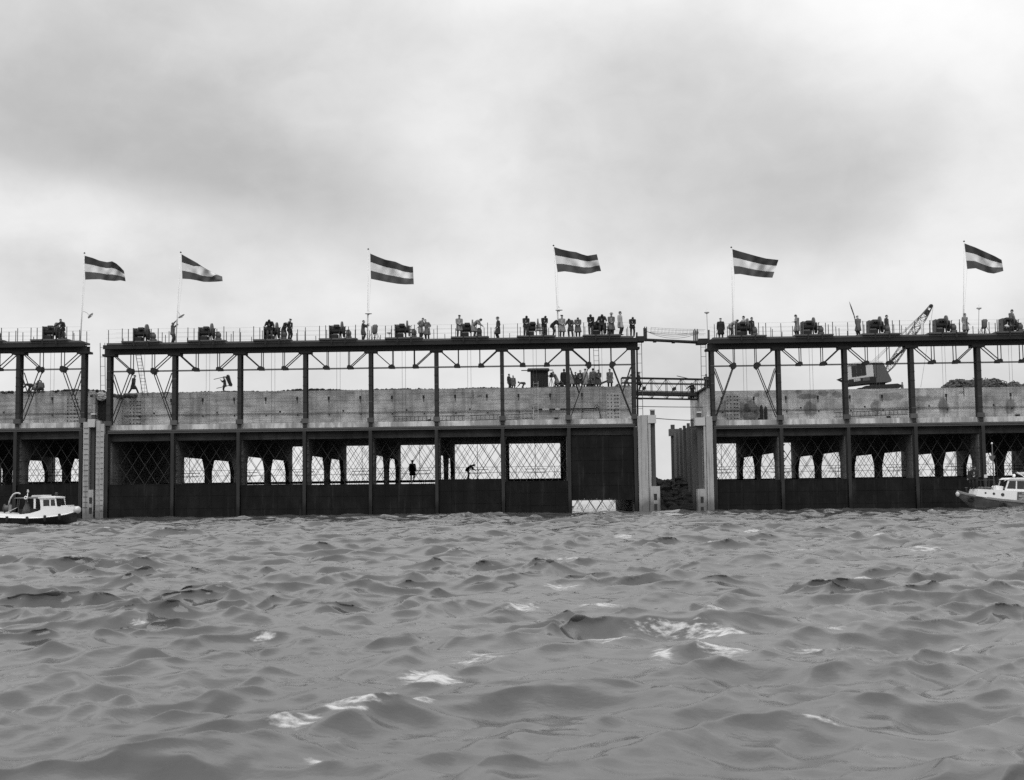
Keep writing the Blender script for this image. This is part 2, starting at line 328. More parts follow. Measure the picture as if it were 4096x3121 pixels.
def water():
    cx, cy = CAM[0], CAM[1]-4.0
    th = np.concatenate([np.radians(np.linspace(-33, 33, 620)), np.radians(np.linspace(33, 327, 90)[1:-1])])
    r = np.concatenate([np.geomspace(7.0, 113.0, 1200), np.geomspace(113.0, 180, 70)[1:], np.geomspace(180, 9000, 26)[1:]])
    nt_, nr = len(th), len(r); RR, TT = np.meshgrid(r, th, indexing='ij')
    x = cx+RR*np.sin(TT); y = cy+RR*np.cos(TT)
    a1 = samp(T1, x, y); a2 = samp(T2, x+3.1, y+1.7)*np.clip((58-RR)/26, 0, 1)[..., None]+samp(T3, x+1.3, y+8.2)*np.clip((95-RR)/55, .12, 1)[..., None]
    fade = np.clip((200-RR)/60, 0, 1)*np.where(np.abs(TT) < R(33.1), 1, np.clip((60-RR)/40, 0, 1))
    calm = np.where(y > -7, .55+.45*np.clip((-y)/7, 0, 1), 1.0); calm = np.where(y > 0, .45, calm)
    gust = .62+1.5*np.clip(fbm(x/4.2+40, y/4.2+40, 21, 3)-.34, 0, 1)
    f = fade*calm*gust; lod2 = 1.0
    z = f*(a1[..., 0]+lod2*a2[..., 0]*(.4+1.2*fbm(x/3, y/3, 31)))
    X = x-f*CH*(a1[..., 1]+lod2*a2[..., 1]); Yw = y-f*CH*(a1[..., 2]+lod2*a2[..., 2])
    # foam: breaking crests and drifting streaks
    pat = np.zeros_like(x)
    for px, py, wpx, hpx, k in ((1440, 2850, 420, 30, 1), (1180, 2905, 260, 20, 1), (1590, 2830, 320, 18, 1), (1740, 2705, 260, 30, 1), (2480, 2555, 280, 26, 1), (2640, 2620, 120, 20, .7), (2900, 2525, 330, 13, .95),
            (3250, 2540, 260, 14, .9), (2890, 2605, 260, 24, .85), (3650, 2565, 520, 9, .8), (70, 2545, 170, 30, 1), (3050, 2548, 620, 8, .8), (3500, 2572, 700, 7, .8), (2700, 2520, 420, 8, .7), (2650, 2585, 330, 9, .7), (1900, 2650, 260, 10, .7), (1380, 2880, 260, 10, .9), (800, 2150, 120, 5, .5), (2440, 2056, 150, 4, .9), (2700, 2060, 120, 4, .7), (300, 2098, 60, 4, .9), (3905, 2044, 60, 4, .8), (560, 2500, 160, 7, .4), (1050, 2560, 120, 8, .5), (2250, 2350, 200, 7, .5), (3500, 2330, 240, 6, .45), (900, 2330, 160, 6, .4), (1700, 2230, 180, 5, .45), (2090, 2430, 190, 26, .62), (2400, 2420, 240, 12, .6), (3050, 2425, 220, 14, .55), (1330, 3040, 260, 18, .7),
            (650, 2288, 90, 8, .6), (3200, 2205, 260, 9, .6), (2300, 2240, 240, 7, .5), (3700, 2200, 200, 8, .5), (2950, 2640, 60, 18, .8), (3300, 2930, 300, 16, .45), (1950, 2620, 200, 16, .6), (2500, 2150, 160, 5, .6), (3000, 2130, 220, 5, .5)):
        d = ray(px, py); t = -CAM[2]/d[2]; wx, wy = CAM[0]+d[0]*t, CAM[1]+d[1]*t; dist = wy-CAM[1]
        sx = wpx*dist/FPX*.85; sy = hpx*dist*dist/(FPX*CAM[2])*1.0
        e = np.exp(-((x-wx)/sx)**2-((y-wy)/sy)**2); pat = np.maximum(pat, (.72+.28*k)*e)
    crest = np.clip((.55-a1[..., 3])/.3, 0, 1)*np.clip((z-.10)/.10, 0, 1)
    fo = np.clip(np.maximum(crest*.85, pat), 0, 1)
    co = np.stack([X, Yw, z], -1).reshape(-1, 3).astype(np.float32)
    co = np.vstack([co, [[cx, cy, 0.]]]).astype(np.float32)
    i = np.arange(nr-1)[:, None]*nt_; j = np.arange(nt_)[None, :]; j1 = (j+1) % nt_
    q = np.stack([i+j, i+j1, i+nt_+j1, i+nt_+j], -1).reshape(-1, 4)[:, ::-1]
    tri = np.stack([np.full(nt_, len(co)-1), (np.arange(nt_)+1) % nt_, np.arange(nt_)], -1)
    me = bpy.data.meshes.new('water'); me.vertices.add(len(co)); me.vertices.foreach_set('co', co.ravel())
    nl = q.size+tri.size; me.loops.add(nl); me.loops.foreach_set('vertex_index', np.concatenate([q.ravel(), tri.ravel()]).astype(np.int32))
    npol = len(q)+len(tri); me.polygons.add(npol)
    ls = np.concatenate([np.arange(len(q))*4, q.size+np.arange(len(tri))*3]).astype(np.int32); me.polygons.foreach_set('loop_start', ls)
    me.polygons.foreach_set('use_smooth', np.ones(npol, bool)); me.update(calc_edges=True)
    at_ = me.attributes.new('foam', 'FLOAT', 'POINT'); at_.data.foreach_set('value', np.concatenate([fo.ravel(), [0]]).astype(np.float32))
    mt = bpy.data.materials.new('sea_water'); mt.use_nodes = True; t = mt.node_tree; bs = t.nodes['Principled BSDF']
    bs.inputs['IOR'].default_value = 1.45; bs.inputs['Specular IOR Level'].default_value = .5
    geo = nd(t, 'ShaderNodeNewGeometry')
    silt = tnoise(t, geo, .16, (1, 1, 1), 3, .5); base = ramp(t, silt, .3, .7, .044, .062)
    fa = nd(t, 'ShaderNodeAttribute', attribute_name='foam'); fr = tnoise(t, geo, 2.6, (.7, 2.0, 1), 7, .62, (3, 1, 0)); rg = mathn(t, 'SUBTRACT', 1., mathn(t, 'ABSOLUTE', mathn(t, 'MULTIPLY_ADD', fr, 2.6, -1.3))); ff = tnoise(t, geo, 9, (.7, 1.8, 1), 6, .7, (7, 2, 0))
    fm = ramp(t, mathn(t, 'MULTIPLY', fa.outputs['Fac'], mathn(t, 'ADD', mathn(t, 'MULTIPLY_ADD', rg, .65, -.22), mathn(t, 'MULTIPLY', ff, .95))), .57, .86, 0., .62)
    mix = mathn(t, 'ADD', mathn(t, 'MULTIPLY', base, mathn(t, 'SUBTRACT', 1., fm)), mathn(t, 'MULTIPLY', fm, .62))
    cc = nd(t, 'ShaderNodeCombineColor')
    for k in range(3): t.links.new(mix, cc.inputs[k])
    t.links.new(cc.outputs[0], bs.inputs['Base Color'])
    t.links.new(mathn(t, 'MULTIPLY_ADD', fm, .6, .035), bs.inputs['Roughness'])
    b1 = nd(t, 'ShaderNodeBump'); b1.inputs['Strength'].default_value = .55; b1.inputs['Distance'].default_value = .024
    rip = tnoise(t, geo, 3.0, (.8, 1.4, 1), 4, .55); t.links.new(rip, b1.inputs['Height']); b2 = nd(t, 'ShaderNodeBump'); b2.inputs['Strength'].default_value = .6; b2.inputs['Distance'].default_value = .006; rip2 = tnoise(t, geo, 11.0, (.8, 1.3, 1), 5, .6, (2, 9, 0)); t.links.new(rip2, b2.inputs['Height']); t.links.new(b1.outputs[0], b2.inputs['Normal']); t.links.new(b2.outputs[0], bs.inputs['Normal'])
    me.materials.append(mt)
    o = link('water', me); o['kind'] = 'structure'; o['label'] = 'choppy grey estuary water with foam streaks'
    return o
water()

# ------------------------------------------------------------------ caissons and gantries
S = 5.25
CAIS = {'left': dict(X=-52.02, Y=.23, Z=.277, n=3, rot=0., wall=M_CONC, wz=10.27),
        'middle': dict(X=-6.5*S, Y=0., Z=0., n=8, rot=0., wall=M_CONC, wz=10.27),
        'right': dict(X=2.7*S-.085, Y=-.33, Z=-.262, n=6, rot=-.0074, wall=M_CONC_R, wz=10.02)}
LADZ = 7.4; WALLY = 4.4; WALLZ = 10.27
for k, c in CAIS.items(): c['root_m'] = Matrix.Translation((c['X'], c['Y'], c['Z'])) @ Matrix.Rotation(c['rot'], 4, 'Z')
def loc_of(k, P): return CAIS[k]['root_m'].inverted() @ Vector(P)

_cw = {}
def cross_wall_mesh():
    if 'm' not in _cw:
        p = [(.62, -4), (.62, 6.5), (22.6, 6.5), (22.6, -4), (20.7, -4), (20.7, 3.8), (19.8, 4.85), (13.1, 4.85), (12.2, 3.8), (12.2, -4), (10.8, -4), (10.8, 3.8), (9.9, 4.85), (2.9, 4.85), (2.3, 3.9), (2.3, -4)]
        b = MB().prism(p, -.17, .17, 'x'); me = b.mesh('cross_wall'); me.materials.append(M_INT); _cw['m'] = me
    return _cw['m']
def lattice(root, x0, x1, Y, r, sp, ph, mt, name='tie_rod', zlo=-2.0, zhi=6.15):
    H = zhi-zlo; run = H/math.tan(R(57)); w = x1-x0
    for sgn in (1, -1):
        k = -run+ph
        while k < w:
            # line from (k,zhi) to (k+run,zlo); mirrored when sgn=-1
            a0, a1 = max(0., -k/run), min(1., (w-k)/run)
            if a1-a0 > .06:
                P = []
                for a in (a0, a1):
                    xx = k+run*a; xx = x0+xx if sgn > 0 else x1-xx
                    P.append((xx, Y+(.03 if sgn > 0 else -.03), zhi-H*a))
                rod(name, mt, root, P[0], P[1], r)
            k += sp
def caisson(key):
    c = CAIS[key]; n = c['n']; root = empty('caisson', (c['X'], c['Y'], c['Z']), c['rot']); W = n*S; wall = c['wall']; WALLZ = c['wz']
    lab = {'left': 'concrete caisson at the left edge, behind the small workboat', 'middle': 'longest concrete caisson, in the middle, with eight gated bays', 'right': 'pale blotched concrete caisson right of the gap, under the excavator'}[key]
    tag(root, lab, 'caisson', 'concrete caissons of the closure dam')
    for i in range(n+1):
        if i in (0, n):
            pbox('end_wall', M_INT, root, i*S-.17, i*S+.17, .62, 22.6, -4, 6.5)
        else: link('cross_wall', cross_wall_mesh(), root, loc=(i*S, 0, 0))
        pbox('front_pillar', M_PILLAR_LIT, root, i*S-.19, i*S+.19, .6, 2.28, -4, 6.28)
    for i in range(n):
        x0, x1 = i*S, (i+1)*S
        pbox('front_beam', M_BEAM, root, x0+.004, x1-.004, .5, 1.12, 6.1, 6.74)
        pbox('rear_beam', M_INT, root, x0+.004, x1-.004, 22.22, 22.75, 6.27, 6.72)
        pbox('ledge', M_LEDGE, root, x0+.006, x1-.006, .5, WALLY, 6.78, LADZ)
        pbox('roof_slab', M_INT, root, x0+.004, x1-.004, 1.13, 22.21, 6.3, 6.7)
        lattice(root, x0+.2, x1-.2, 1.45, .017, 1.02, .3+.13*i, M_RODF)
        lattice(root, x0+.2, x1-.2, 11.5, .016, 1.05, .55, M_STEELD)
        lattice(root, x0+.2, x1-.2, 21.7, .016, .98, .1, M_STEELD)
        # channel along the ledge foot with its pale lower lip
        b = MB().box(x0+.003, x1-.003, .16, .5, 6.82, 6.98).box(x0+.003, x1-.003, .10, .5, 6.70, 6.79)
        b.build('edge_channel', M_CHAN, root)
    xe = .15
    b = MB(); b.box(-xe, W+xe, WALLY, WALLY+.4, 7.2, WALLZ)
    uw = b.build('upper_wall', wall, root)
    pbox('roof_deck', M_SAND, root, -xe+.01, W+xe-.01, WALLY+.41, 12.0, WALLZ-.5, WALLZ-.12)
    pbox('back_wall', M_INT, root, -xe, W+xe, 12.01, 12.4, 6.8, WALLZ-.2)
    if key != 'right': pbox('upper_end_wall', M_CAP if key == 'middle' else wall, root, -.32, -.16, 1.3, 12.2, 7.2, 9.75)
    else: pbox('upper_end_wall', wall, root, -.42, -.16, .9, 12.2, 7.2, WALLZ-.05)
    if key == 'right': pbox('coping_timber', M_WOODD, root, -.62, -.1, .9, 12.3, WALLZ-.049, WALLZ+.09)
    pbox('upper_end_wall', wall, root, W+.16, W+.34, 4.3 if key == 'middle' else 2.2, 12.2, 7.2, 9.8)
    # drain holes, form-tie holes, pipe along the wall
    for i in range(n*2):
        xx = (i+.48)*S/2
        h = pbox('drain_hole', M_HULLD, uw, xx-.08, xx+.08, WALLY-.012, WALLY+.05, WALLZ-.78, WALLZ-.50)
        pbox('stain', M_STEELM, uw, xx-.03, xx+.05, WALLY-.006, WALLY+.02, WALLZ-1.05, WALLZ-.785)
    for i in range(n):
        pbox('tie_hole', M_HULLD, uw, i*S+2.4, i*S+2.54, WALLY-.012, WALLY+.05, 8.48, 8.62)
        if i % 2 == 0: pbox('junction_box', M_STEELD, uw, i*S+4.2, i*S+4.5, WALLY-.2, WALLY, 7.42, 7.75)
    for zz in (8.32, 8.42): rod('wall_pipe', M_STEELD, root, (0, WALLY-.1, zz), (W, WALLY-.1, zz-.02), .016)
    for i in range(n):
        for kk in (.25, .75): pbox('pipe_bracket', M_STEELD, root, (i+kk)*S-.04, (i+kk)*S+.04, WALLY-.13, WALLY-.002, 8.2, 8.3)
    # guides in front of the cross walls (H sections) and the column shoes
    g = MB().box(-.13, .13, -.14, -.10, -4, 6.69).box(-.015, .015, -.10, .40, -4, 6.69).box(-.15, .15, .40, .44, -4, 6.69).mesh('guide_post'); g.materials.append(M_GUIDE)
    for i in range(n+1): link('guide_post', g, root, loc=(i*S, 0, 0))
    for i in range(1, n):
        for zz in np.arange(.4, 6.2, .55): pbox('guide_batten', M_GUIDE, root, i*S+.17, i*S+.30, .36, .5, zz, zz+.10)
    # catwalk inside, at the far side
    pbox('catwalk', M_WOODD, root, .2, W-.2, 15.4, 16.4, 2.62, 2.84)
    for zz in (3.45, 3.95): rod('catwalk_rail', M_STEELD, root, (.2, 16.35, zz), (W-.2, 16.35, zz), .016)
    for i in range(n*3): rod('catwalk_post', M_STEELD, root, ((i+.5)*S/3, 16.35, 2.84), ((i+.5)*S/3, 16.35, 3.97), .016)
    for i in range(n):     # rod hangers with their cross pieces
        xx = (i+.5)*S; rod('hanger_rod', M_STEELD, root, (xx, 15.2, 2.7), (xx, 15.2, 6.3), .022); rod('hanger_cross', M_STEELD, root, (xx-.95, 15.2, 3.7), (xx+.95, 15.2, 3.7), .026); rod('hanger_cross', M_STEELD, root, (xx-.85, 15.2, 3.35), (xx+.85, 15.2, 3.38), .022)
    # end piers
    def pier(x, s, strips, cap, pile, block, rungs=True):
        for (a, b_, zt) in strips: 
            x0, x1 = sorted((x+s*a, x+s*b_)); pbox('pier', M_PIER, root, x0, x1, -.05-.06*(a < .3), 1.2, -4, zt)
        if rungs:
            for (a, b_, zt) in strips[:2]:
                x0, x1 = sorted((x+s*(a+.06), x+s*(b_-.04)))
                for zz in np.arange(.6, 7.0, .42): pbox('rung', M_STEELM, root, x0, x1, -.16, -.13, zz, zz+.025)
        if cap:
            x0, x1 = sorted((x+s*cap[0], x+s*cap[1])); pbox('pier_cap', M_CAP, root, x0, x1, -.12, 1.0, 6.98, 7.62)
        if pile:
            x0, x1 = sorted((x+s*pile[0], x+s*pile[1])); pbox('pile', M_PILE, root, x0, x1, .25, .62, -4, 8.0)
            pbox('pile_head', M_WHITED, root, x0-.03, x1+.03, .2, .66, 8.0, 8.1)
        if block:
            x0, x1 = sorted((x+s*block[0], x+s*block[1])); pbox('pier_block', M_PIER, root, x0, x1, -.1, 1.0, -4, 2.0)
            xm = (x0+x1)/2
            for z0 in (.35, 1.15): pbox('slot', M_HULLD, root, xm-.12, xm+.12, -.112, 0, z0-.25, z0+.25)
    if key == 'left': pier(W, 1, [(.2, .66, 7.4)], (.55, 1.12), (.72, 1.0), (.66, 1.06))
    if key == 'middle':
        pier(0, -1, [(.2, .5, 7.5), (.53, .86, 7.75)], None, None, None)
        pier(W, 1, [(.2, .42, 7.55), (.43, .98, 7.62), (1.02, 1.2, 7.62)], (1.0, 1.66), (1.27, 1.6), (1.12, 1.85), False)
    if key == 'right':
        pier(0, -1, [(.16, .66, 7.7), (.70, .86, 7.7)], (.72, 1.5), (.98, 1.3), (.8, 1.42), False)
        for q, yy in enumerate((3.2, 6.2, 9.2, 12.2, 15.2)): pbox('end_fin', M_FIN, root, -1.42, -1.2, yy, yy+.4, -4, 7.55-.06*q)
        pbox('end_block', M_FIN, root, -1.24, -.18, 3.0, 19.5, -4, 7.2)
        for yy in (1.25, 19.0): pbox('fin_cap', M_FIN, root, -1.62, -.5, yy, yy+.9, 6.95, 7.6)
        pbox('pile', M_PILE, root, -1.45, -1.1, 19.2, 19.6, -4, 8.0)
    return root
ROOT = {k: caisson(k) for k in CAIS}

GZ = 13.10; DZ = 13.92          # girder underside, walkway top
def gantry(key):
    c = CAIS[key]; n = c['n']; W = n*S; root = empty('lifting_gantry', (c['X'], c['Y'], c['Z']), c['rot'])
    tag(root, {'left': 'dark steel gantry standing on the left caisson', 'middle': 'long dark steel gantry on the middle caisson, crowded with people', 'right': 'dark steel gantry on the right caisson in front of the excavator'}[key], 'gantry', 'lifting gantries over the caissons')
    cm = MB().box(-.15, .15, .20, .235, 6.75, GZ).box(-.012, .012, .235, 1.02, 6.75, GZ).box(-.15, .15, 1.02, 1.055, 6.75, GZ).mesh('column'); cm.materials.append(M_STEEL)
    for i in range(n+1):
        link('column', cm, root, loc=(i*S, 0, 0))
        for zz in (7.0, 8.15, 9.0, 10.3, 11.0, 11.7): 
            if (i*7+int(zz*3)) % 5: pbox('batten', M_STEELD, root, i*S-.16, i*S+.16, .18, .2, zz, zz+.09)
            else: pbox('batten', M_STEELM, root, i*S-.152, i*S+.152, .19, .2, zz, zz+.05)
        pbox('column_shoe', M_STEELM if i % 2 else M_CHAN, root, i*S-.26, i*S+.26, .1, .42, 7.35, 7.72)
        pbox('column_head', M_STEELD, root, i*S-.5, i*S+.5, .12, 1.12, GZ-.17, GZ-.002)
    for i in range(n):
        x0, x1 = i*S, (i+1)*S; e = .25 if i in (0, n-1) else 0
        xa = x0-(.3 if i == 0 else 0)+.002; xb = x1+(.3 if i == n-1 else 0)-.002
        for y in (.22, .95):
            b = MB().box(xa, xb, y-.08, y+.10, GZ, GZ+.05).box(xa, xb, y, y+.02, GZ+.05, GZ+.42).box(xa, xb, y-.08, y+.10, GZ+.42, GZ+.46)
            b.build('girder', M_STEEL, root)
        # lower chord, knee braces, hangers, gussets in both planes
        ga, gb = x0+S*.325, x0+S*.675; zc = 11.72
        for y in (.25, .98):
            bar('chord', M_STEELD, root, (x0, y, zc), (x1, y, zc), .055, .05)
            bar('knee_brace', M_STEELD, root, (x0+.35, y, GZ-.1), (ga-.05, y, zc+.1), .075, .05)
            bar('knee_brace', M_STEELD, root, (x1-.35, y, GZ-.1), (gb+.05, y, zc+.1), .075, .05)
            for gx, sg in ((ga, 1), (gb, -1)):
                bar('hanger', M_STEELD, root, (gx+.06*sg, y, zc), (gx+.06*sg, y, GZ), .06, .05)
                g = MB().prism([(-.28*sg, -.06), (-.28*sg, .12), (-.02*sg, .26), (.16*sg, .2), (.2*sg, -.07)], y-.045, y-.028, 'y'); g.build('gusset', M_STEELD, root, loc=(gx, 0, zc))
                if (i == 0 or i == n-1):
                    fx = x0+.2 if sg > 0 else x1-.2; bar('diagonal', M_STEELD, root, (gx, y+.03, zc-.05), (fx, y+.03, 7.6), .07, .05)
                    mx = gx*.45+fx*.55; mz = (zc-.05)*.45+7.6*.55; bar('diagonal', M_STEELD, root, (fx, y+.06, zc-.2), (mx, y+.06, mz+.1), .07, .05)
                    b = MB().prism([(-.2, 0), (0, .22), (.2, 0), (0, -.2)], y-.05, y-.03, 'y').build('gusset', M_STEELD, root, loc=(gx, 0, zc-.12))
        # joists, walkway boards, raised winch platform
        pbox('stringer_or_shade_strip', M_STEELD, root, xa, xb, -.33, -.30, GZ+.34, DZ-.153)  # added dark strip standing in for the shade under the boards, hides sky
        for k in range(6): pbox('joist', M_STEELD, root, x0+(k+.5)*S/6-.06, x0+(k+.5)*S/6+.06, -.27, 1.75, GZ+.465, DZ-.155)
        for k, (ya, yb) in enumerate(((-.36, -.02), (.0, .36), (.38, .74), (.76, 1.12), (1.14, 1.5), (1.52, 1.88))):
            pbox('deck_board', M_WOOD, root, x0+.004+.01*(k % 3), x1-.004, ya, yb, DZ-.15, DZ+.004*(k % 3))
        pa, pb = x0+S*.235, x0+S*.805
        for k, (ya, yb) in enumerate(((-.56, -.2), (-.18, .3), (.32, .8), (.82, 1.3), (1.32, 1.95))):
            pbox('platform_board', M_WOOD, root, pa-.02*(k % 2), pb+.03*(k % 2), ya, yb, DZ+.012, DZ+.13)
        for xx in (pa+1.0, pb-.9): pbox('platform_strap', M_STEELD, root, xx-.05, xx+.05, -.6, -.565, DZ-.28, DZ+.14)
        # railing posts and wires
        for y, zb in ((-.5, DZ+.13), (1.9, DZ+.13)):
            for xx, hh in ((pa+.06, 1.0), (pa+.55, .98), (pb-.06, 1.02), (pb-.62, .95)):
                bar('railing_post', M_STEELD, root, (xx+(.2 if y > 0 else 0), y, zb-.2), (xx+(.2 if y > 0 else 0), y, zb+hh+random.uniform(-.08, .05)), .05, .045)
        for xx, hh, y in ((x0+.15, 1.05, -.33), (x0+.62, .62, 1.86), (x1-.55, .6, -.33), (x1-.28, 1.0, 1.86)):
            bar('railing_post', M_STEELD, root, (xx, y, DZ), (xx+random.uniform(-.02, .02), y, DZ+hh), .045, .045)
        for y in (-.45, 1.88):
            for zz in (1.08, .72, .38): rod('railing_wire', M_ROPE, root, (x0, y, DZ+zz+.02*math.sin(i*3+y)), (x1, y, DZ+zz+.02*math.sin(i*3+3+y)), .004)
        for sg in (-1, 1): rod('hoist_rope', M_ROPE, root, (x0+S/2+sg*.13, .62 if sg < 0 else .7, 6.0 if not (key == 'middle' and i == 7) else 6.1), (x0+S/2+sg*.13, .62 if sg < 0 else .7, GZ+.5), .011)
    return root
GROOT = {k: gantry(k) for k in CAIS}

# ------------------------------------------------------------------ sluice gates
for key in CAIS:
    c = CAIS[key]
    for i in range(c['n']):
        top = {'left': [2.45, 2.45, 2.5], 'middle': [2.62, 2.6, 2.48, 2.42, 2.40, 2.72, 2.5, 6.0], 'right': [2.62]*6}[key][i]
        p = c['root_m'] @ Vector((i*S+S/2, 0, top)); g = empty('sluice_gate', p, c['rot'])
        w = S/2-.16
        for k in range(5):      # steel plates side by side
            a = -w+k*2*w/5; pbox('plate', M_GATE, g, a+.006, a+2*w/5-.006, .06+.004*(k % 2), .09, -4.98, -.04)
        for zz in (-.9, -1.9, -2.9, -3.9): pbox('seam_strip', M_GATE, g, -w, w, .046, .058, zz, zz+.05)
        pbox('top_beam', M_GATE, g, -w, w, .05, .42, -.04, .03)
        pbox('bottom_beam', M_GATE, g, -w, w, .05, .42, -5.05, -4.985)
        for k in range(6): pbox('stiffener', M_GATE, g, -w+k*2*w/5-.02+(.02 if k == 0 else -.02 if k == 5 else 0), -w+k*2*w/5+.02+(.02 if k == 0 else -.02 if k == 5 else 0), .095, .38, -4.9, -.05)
        lab = 'raised dark steel gate hanging above the water beside the open gap' if (key == 'middle' and i == 7) else \
            {'left': 'lowered dark steel gate of the left caisson, %s', 'middle': 'lowered dark steel gate in the %s bay of the middle caisson', 'right': 'lowered dark steel gate in the %s bay right of the open gap'}[key] % \
            (ORD[i] if key != 'left' else ['cut by the picture edge', 'mostly behind the workboat', 'nearest the middle caisson'][i])
        tag(g, lab, 'gate', 'steel gates in the caisson bays')

# ------------------------------------------------------------------ winches on the gantries
def winch_meshes():
    d = {}
    def put(n, b, mt, sm=False):
        me = b.mesh(n, sm); me.materials.append(mt); d[n] = d.get(n, [])+[me]
    put('side_frame', MB().prism([(-.5, 0), (-.5, 1.12), (.42, 1.12), (.5, .5), (.5, 0)], -.86, -.80, 'x'), M_STEELM)
    put('side_frame', MB().prism([(-.5, 0), (-.35, .95), (.3, .95), (.5, 0), (.3, 0), (.15, .45), (-.15, .45), (-.3, 0)], -.04, .02, 'x'), M_STEELD)
    put('cross_bar', MB().box(-.80, -.04, -.46, -.38, 1.02, 1.1).box(-.80, -.04, .3, .4, 1.02, 1.1), M_STEELD)
    put('drum', MB().lathe([(.34, -.78), (.34, -.74), (.25, -.73), (.25, -.12), (.34, -.11), (.34, -.07)], (0, 0, .72), 'x', 16), M_STEELD, False)
    put('gearbox', MB().box(-.76, -.2, -.34, .34, .1, .42).box(-.8, -.5, -.3, .3, 0, .1), M_STEELD)
    put('brake_band', MB().box(-.5, -.1, -.3, .2, 1.0, 1.2), M_STEELM)
    put('gear_wheel', MB().lathe([(.08, .03), (.12, .03), (.38, .06), (.5, .06), (.5, .17), (.38, .17), (.12, .2), (.08, .2)], (0, .05, .98), 'x', 22), M_STEELM)
    put('gear_wheel', MB().lathe([(.08, .22), (.42, .23), (.45, .23), (.45, .32), (.42, .32), (.08, .34)], (0, -.05, .62), 'x', 20), M_STEEL)
    put('shaft', MB().tube([(-.95, .0, .72), (.55, .0, .72)], .04, 8).tube([(.02, -.05, .5), (.6, -.05, .5)], .04, 8), M_STEELD)
    put('brake_lever', MB().beam((.40, -.3, .1), (.44, -.32, .98), .05, .05).beam((.36, -.3, .95), (.5, -.34, 1.02), .04, .04), M_STEELD)
    put('motor', MB().lathe([(.12, .46), (.2, .48), (.22, .55), (.22, .80), (.19, .84), (.1, .87)], (0, -.05, .48), 'x', 14), M_STEELM, False)
    put('motor', MB().box(.54, .74, -.2, .1, .60, .78), M_STEELM)
    put('motor_base', MB().box(.46, .86, -.32, .26, 0, .27), M_STEELM)
    return d
WM = winch_meshes()
def winch(key, i, label, var=0):
    c = CAIS[key]; p = c['root_m'] @ Vector((i*S+S*.5+.18, .62, DZ+.13)); w = empty('winch', p, c['rot']+.02*((i*5) % 3-1))
    for n, ml in WM.items():
        for me in ml: link(n, me, w)
    tag(w, label, 'winch', 'winches along the gantries')
winch('left', 1, 'dark winch cut off at the far left of the left gantry'); winch('left', 2, 'dark winch with a man leaning beside it, left of the leftmost flagpole')
for i, t in enumerate(('leftmost winch on the middle gantry, above the black bay', 'winch just right of the man reaching up at a flagpole', 'winch half hidden by a broad dark man, two men to its right',
        'winch left of the man holding the third flagpole', 'winch right of the low white lamp, left of two people in raincoats', 'winch between a standing and a bending man in pale coats',
        'winch between two bowed men left of the fourth flagpole', 'winch behind the bowed men nearest the open gap')): winch('middle', i, t)
for i, t in enumerate(('winch nearest the gap on the right gantry, two men behind it', 'winch right of the man in a pale raincoat with folded arms', 'winch right of the man holding a long pole',
        'winch between the crane boom and the rightmost flagpole', 'winch at the right edge with a man in a pale coat', 'winch beyond the right picture edge')):
    if i < 5: winch('right', i, t)

# ------------------------------------------------------------------ flagpoles with tricolour flags
def zdeck(key, px, Y=.6):
    return CAIS[key]['Z']+DZ
def poly_at(pts, u):
    pts = np.array(pts, float); d = np.r_[0, np.cumsum(np.hypot(*np.diff(pts, axis=0).T))]; d /= d[-1]
    return np.interp(u, d, pts[:, 0]), np.interp(u, d, pts[:, 1])
FL = [('left', (322, 1374), (338, 1013), (0, 3.054), [(1030, 222), (1130, 250), (1220, 285), (1310, 303), (1370, 292), (1420, 318), (1470, 362), (1515, 410)], [(1040, 517), (1130, 513), (1220, 512), (1310, 527), (1400, 533), (1470, 525), (1535, 537)], 'leftmost flagpole with a tricolour flag, leaning slightly right'),
      ('middle', (703, 1378), (723, 1010), (650, 3.054), [(232, 205), (330, 260), (420, 310), (480, 352), (540, 388), (600, 420), (660, 448), (730, 478)], [(242, 505), (330, 510), (420, 525), (500, 543), (580, 545), (650, 542), (735, 535)], 'flagpole whose tricolour tapers to a curled tip, man reaching up'),
      ('middle', (1470, 1366), (1473, 997), (1300, 3.054), [(552, 197), (640, 235), (740, 273), (860, 297), (950, 338), (1040, 360), (1075, 357)], [(560, 507), (660, 527), (760, 547), (880, 567), (980, 575), (1085, 573)], 'upright flagpole held by a man, tricolour flying clear of the pole'),
      ('middle', (2236, 1352), (2214, 983), (1950, 3.054), [(812, 117), (900, 145), (1000, 168), (1085, 180), (1150, 205), (1220, 224), (1290, 213), (1335, 205)], [(855, 425), (940, 415), (1020, 425), (1100, 440), (1190, 447), (1270, 437), (1340, 415), (1388, 412)], 'flagpole leaning left above the crowd near the gap, tricolour'),
      ('right', (2933, 1358), (2925, 990), (2600, 3.054), [(1005, 143), (1100, 172), (1200, 200), (1300, 228), (1420, 258), (1570, 275)], [(1030, 450), (1100, 447), (1200, 465), (1300, 480), (1400, 490), (1495, 493)], 'flagpole just right of the gap beside a man in a white jacket'),
      ('right', (3853, 1342), (3856, 966), (3250, 2.606), [(1583, 62), (1700, 105), (1800, 150), (1900, 195), (1972, 235)], [(1612, 330), (1700, 322), (1760, 345), (1830, 370), (1890, 378), (1950, 362), (1990, 350)], 'rightmost flagpole, tricolour, behind a man in a pale raincoat')]
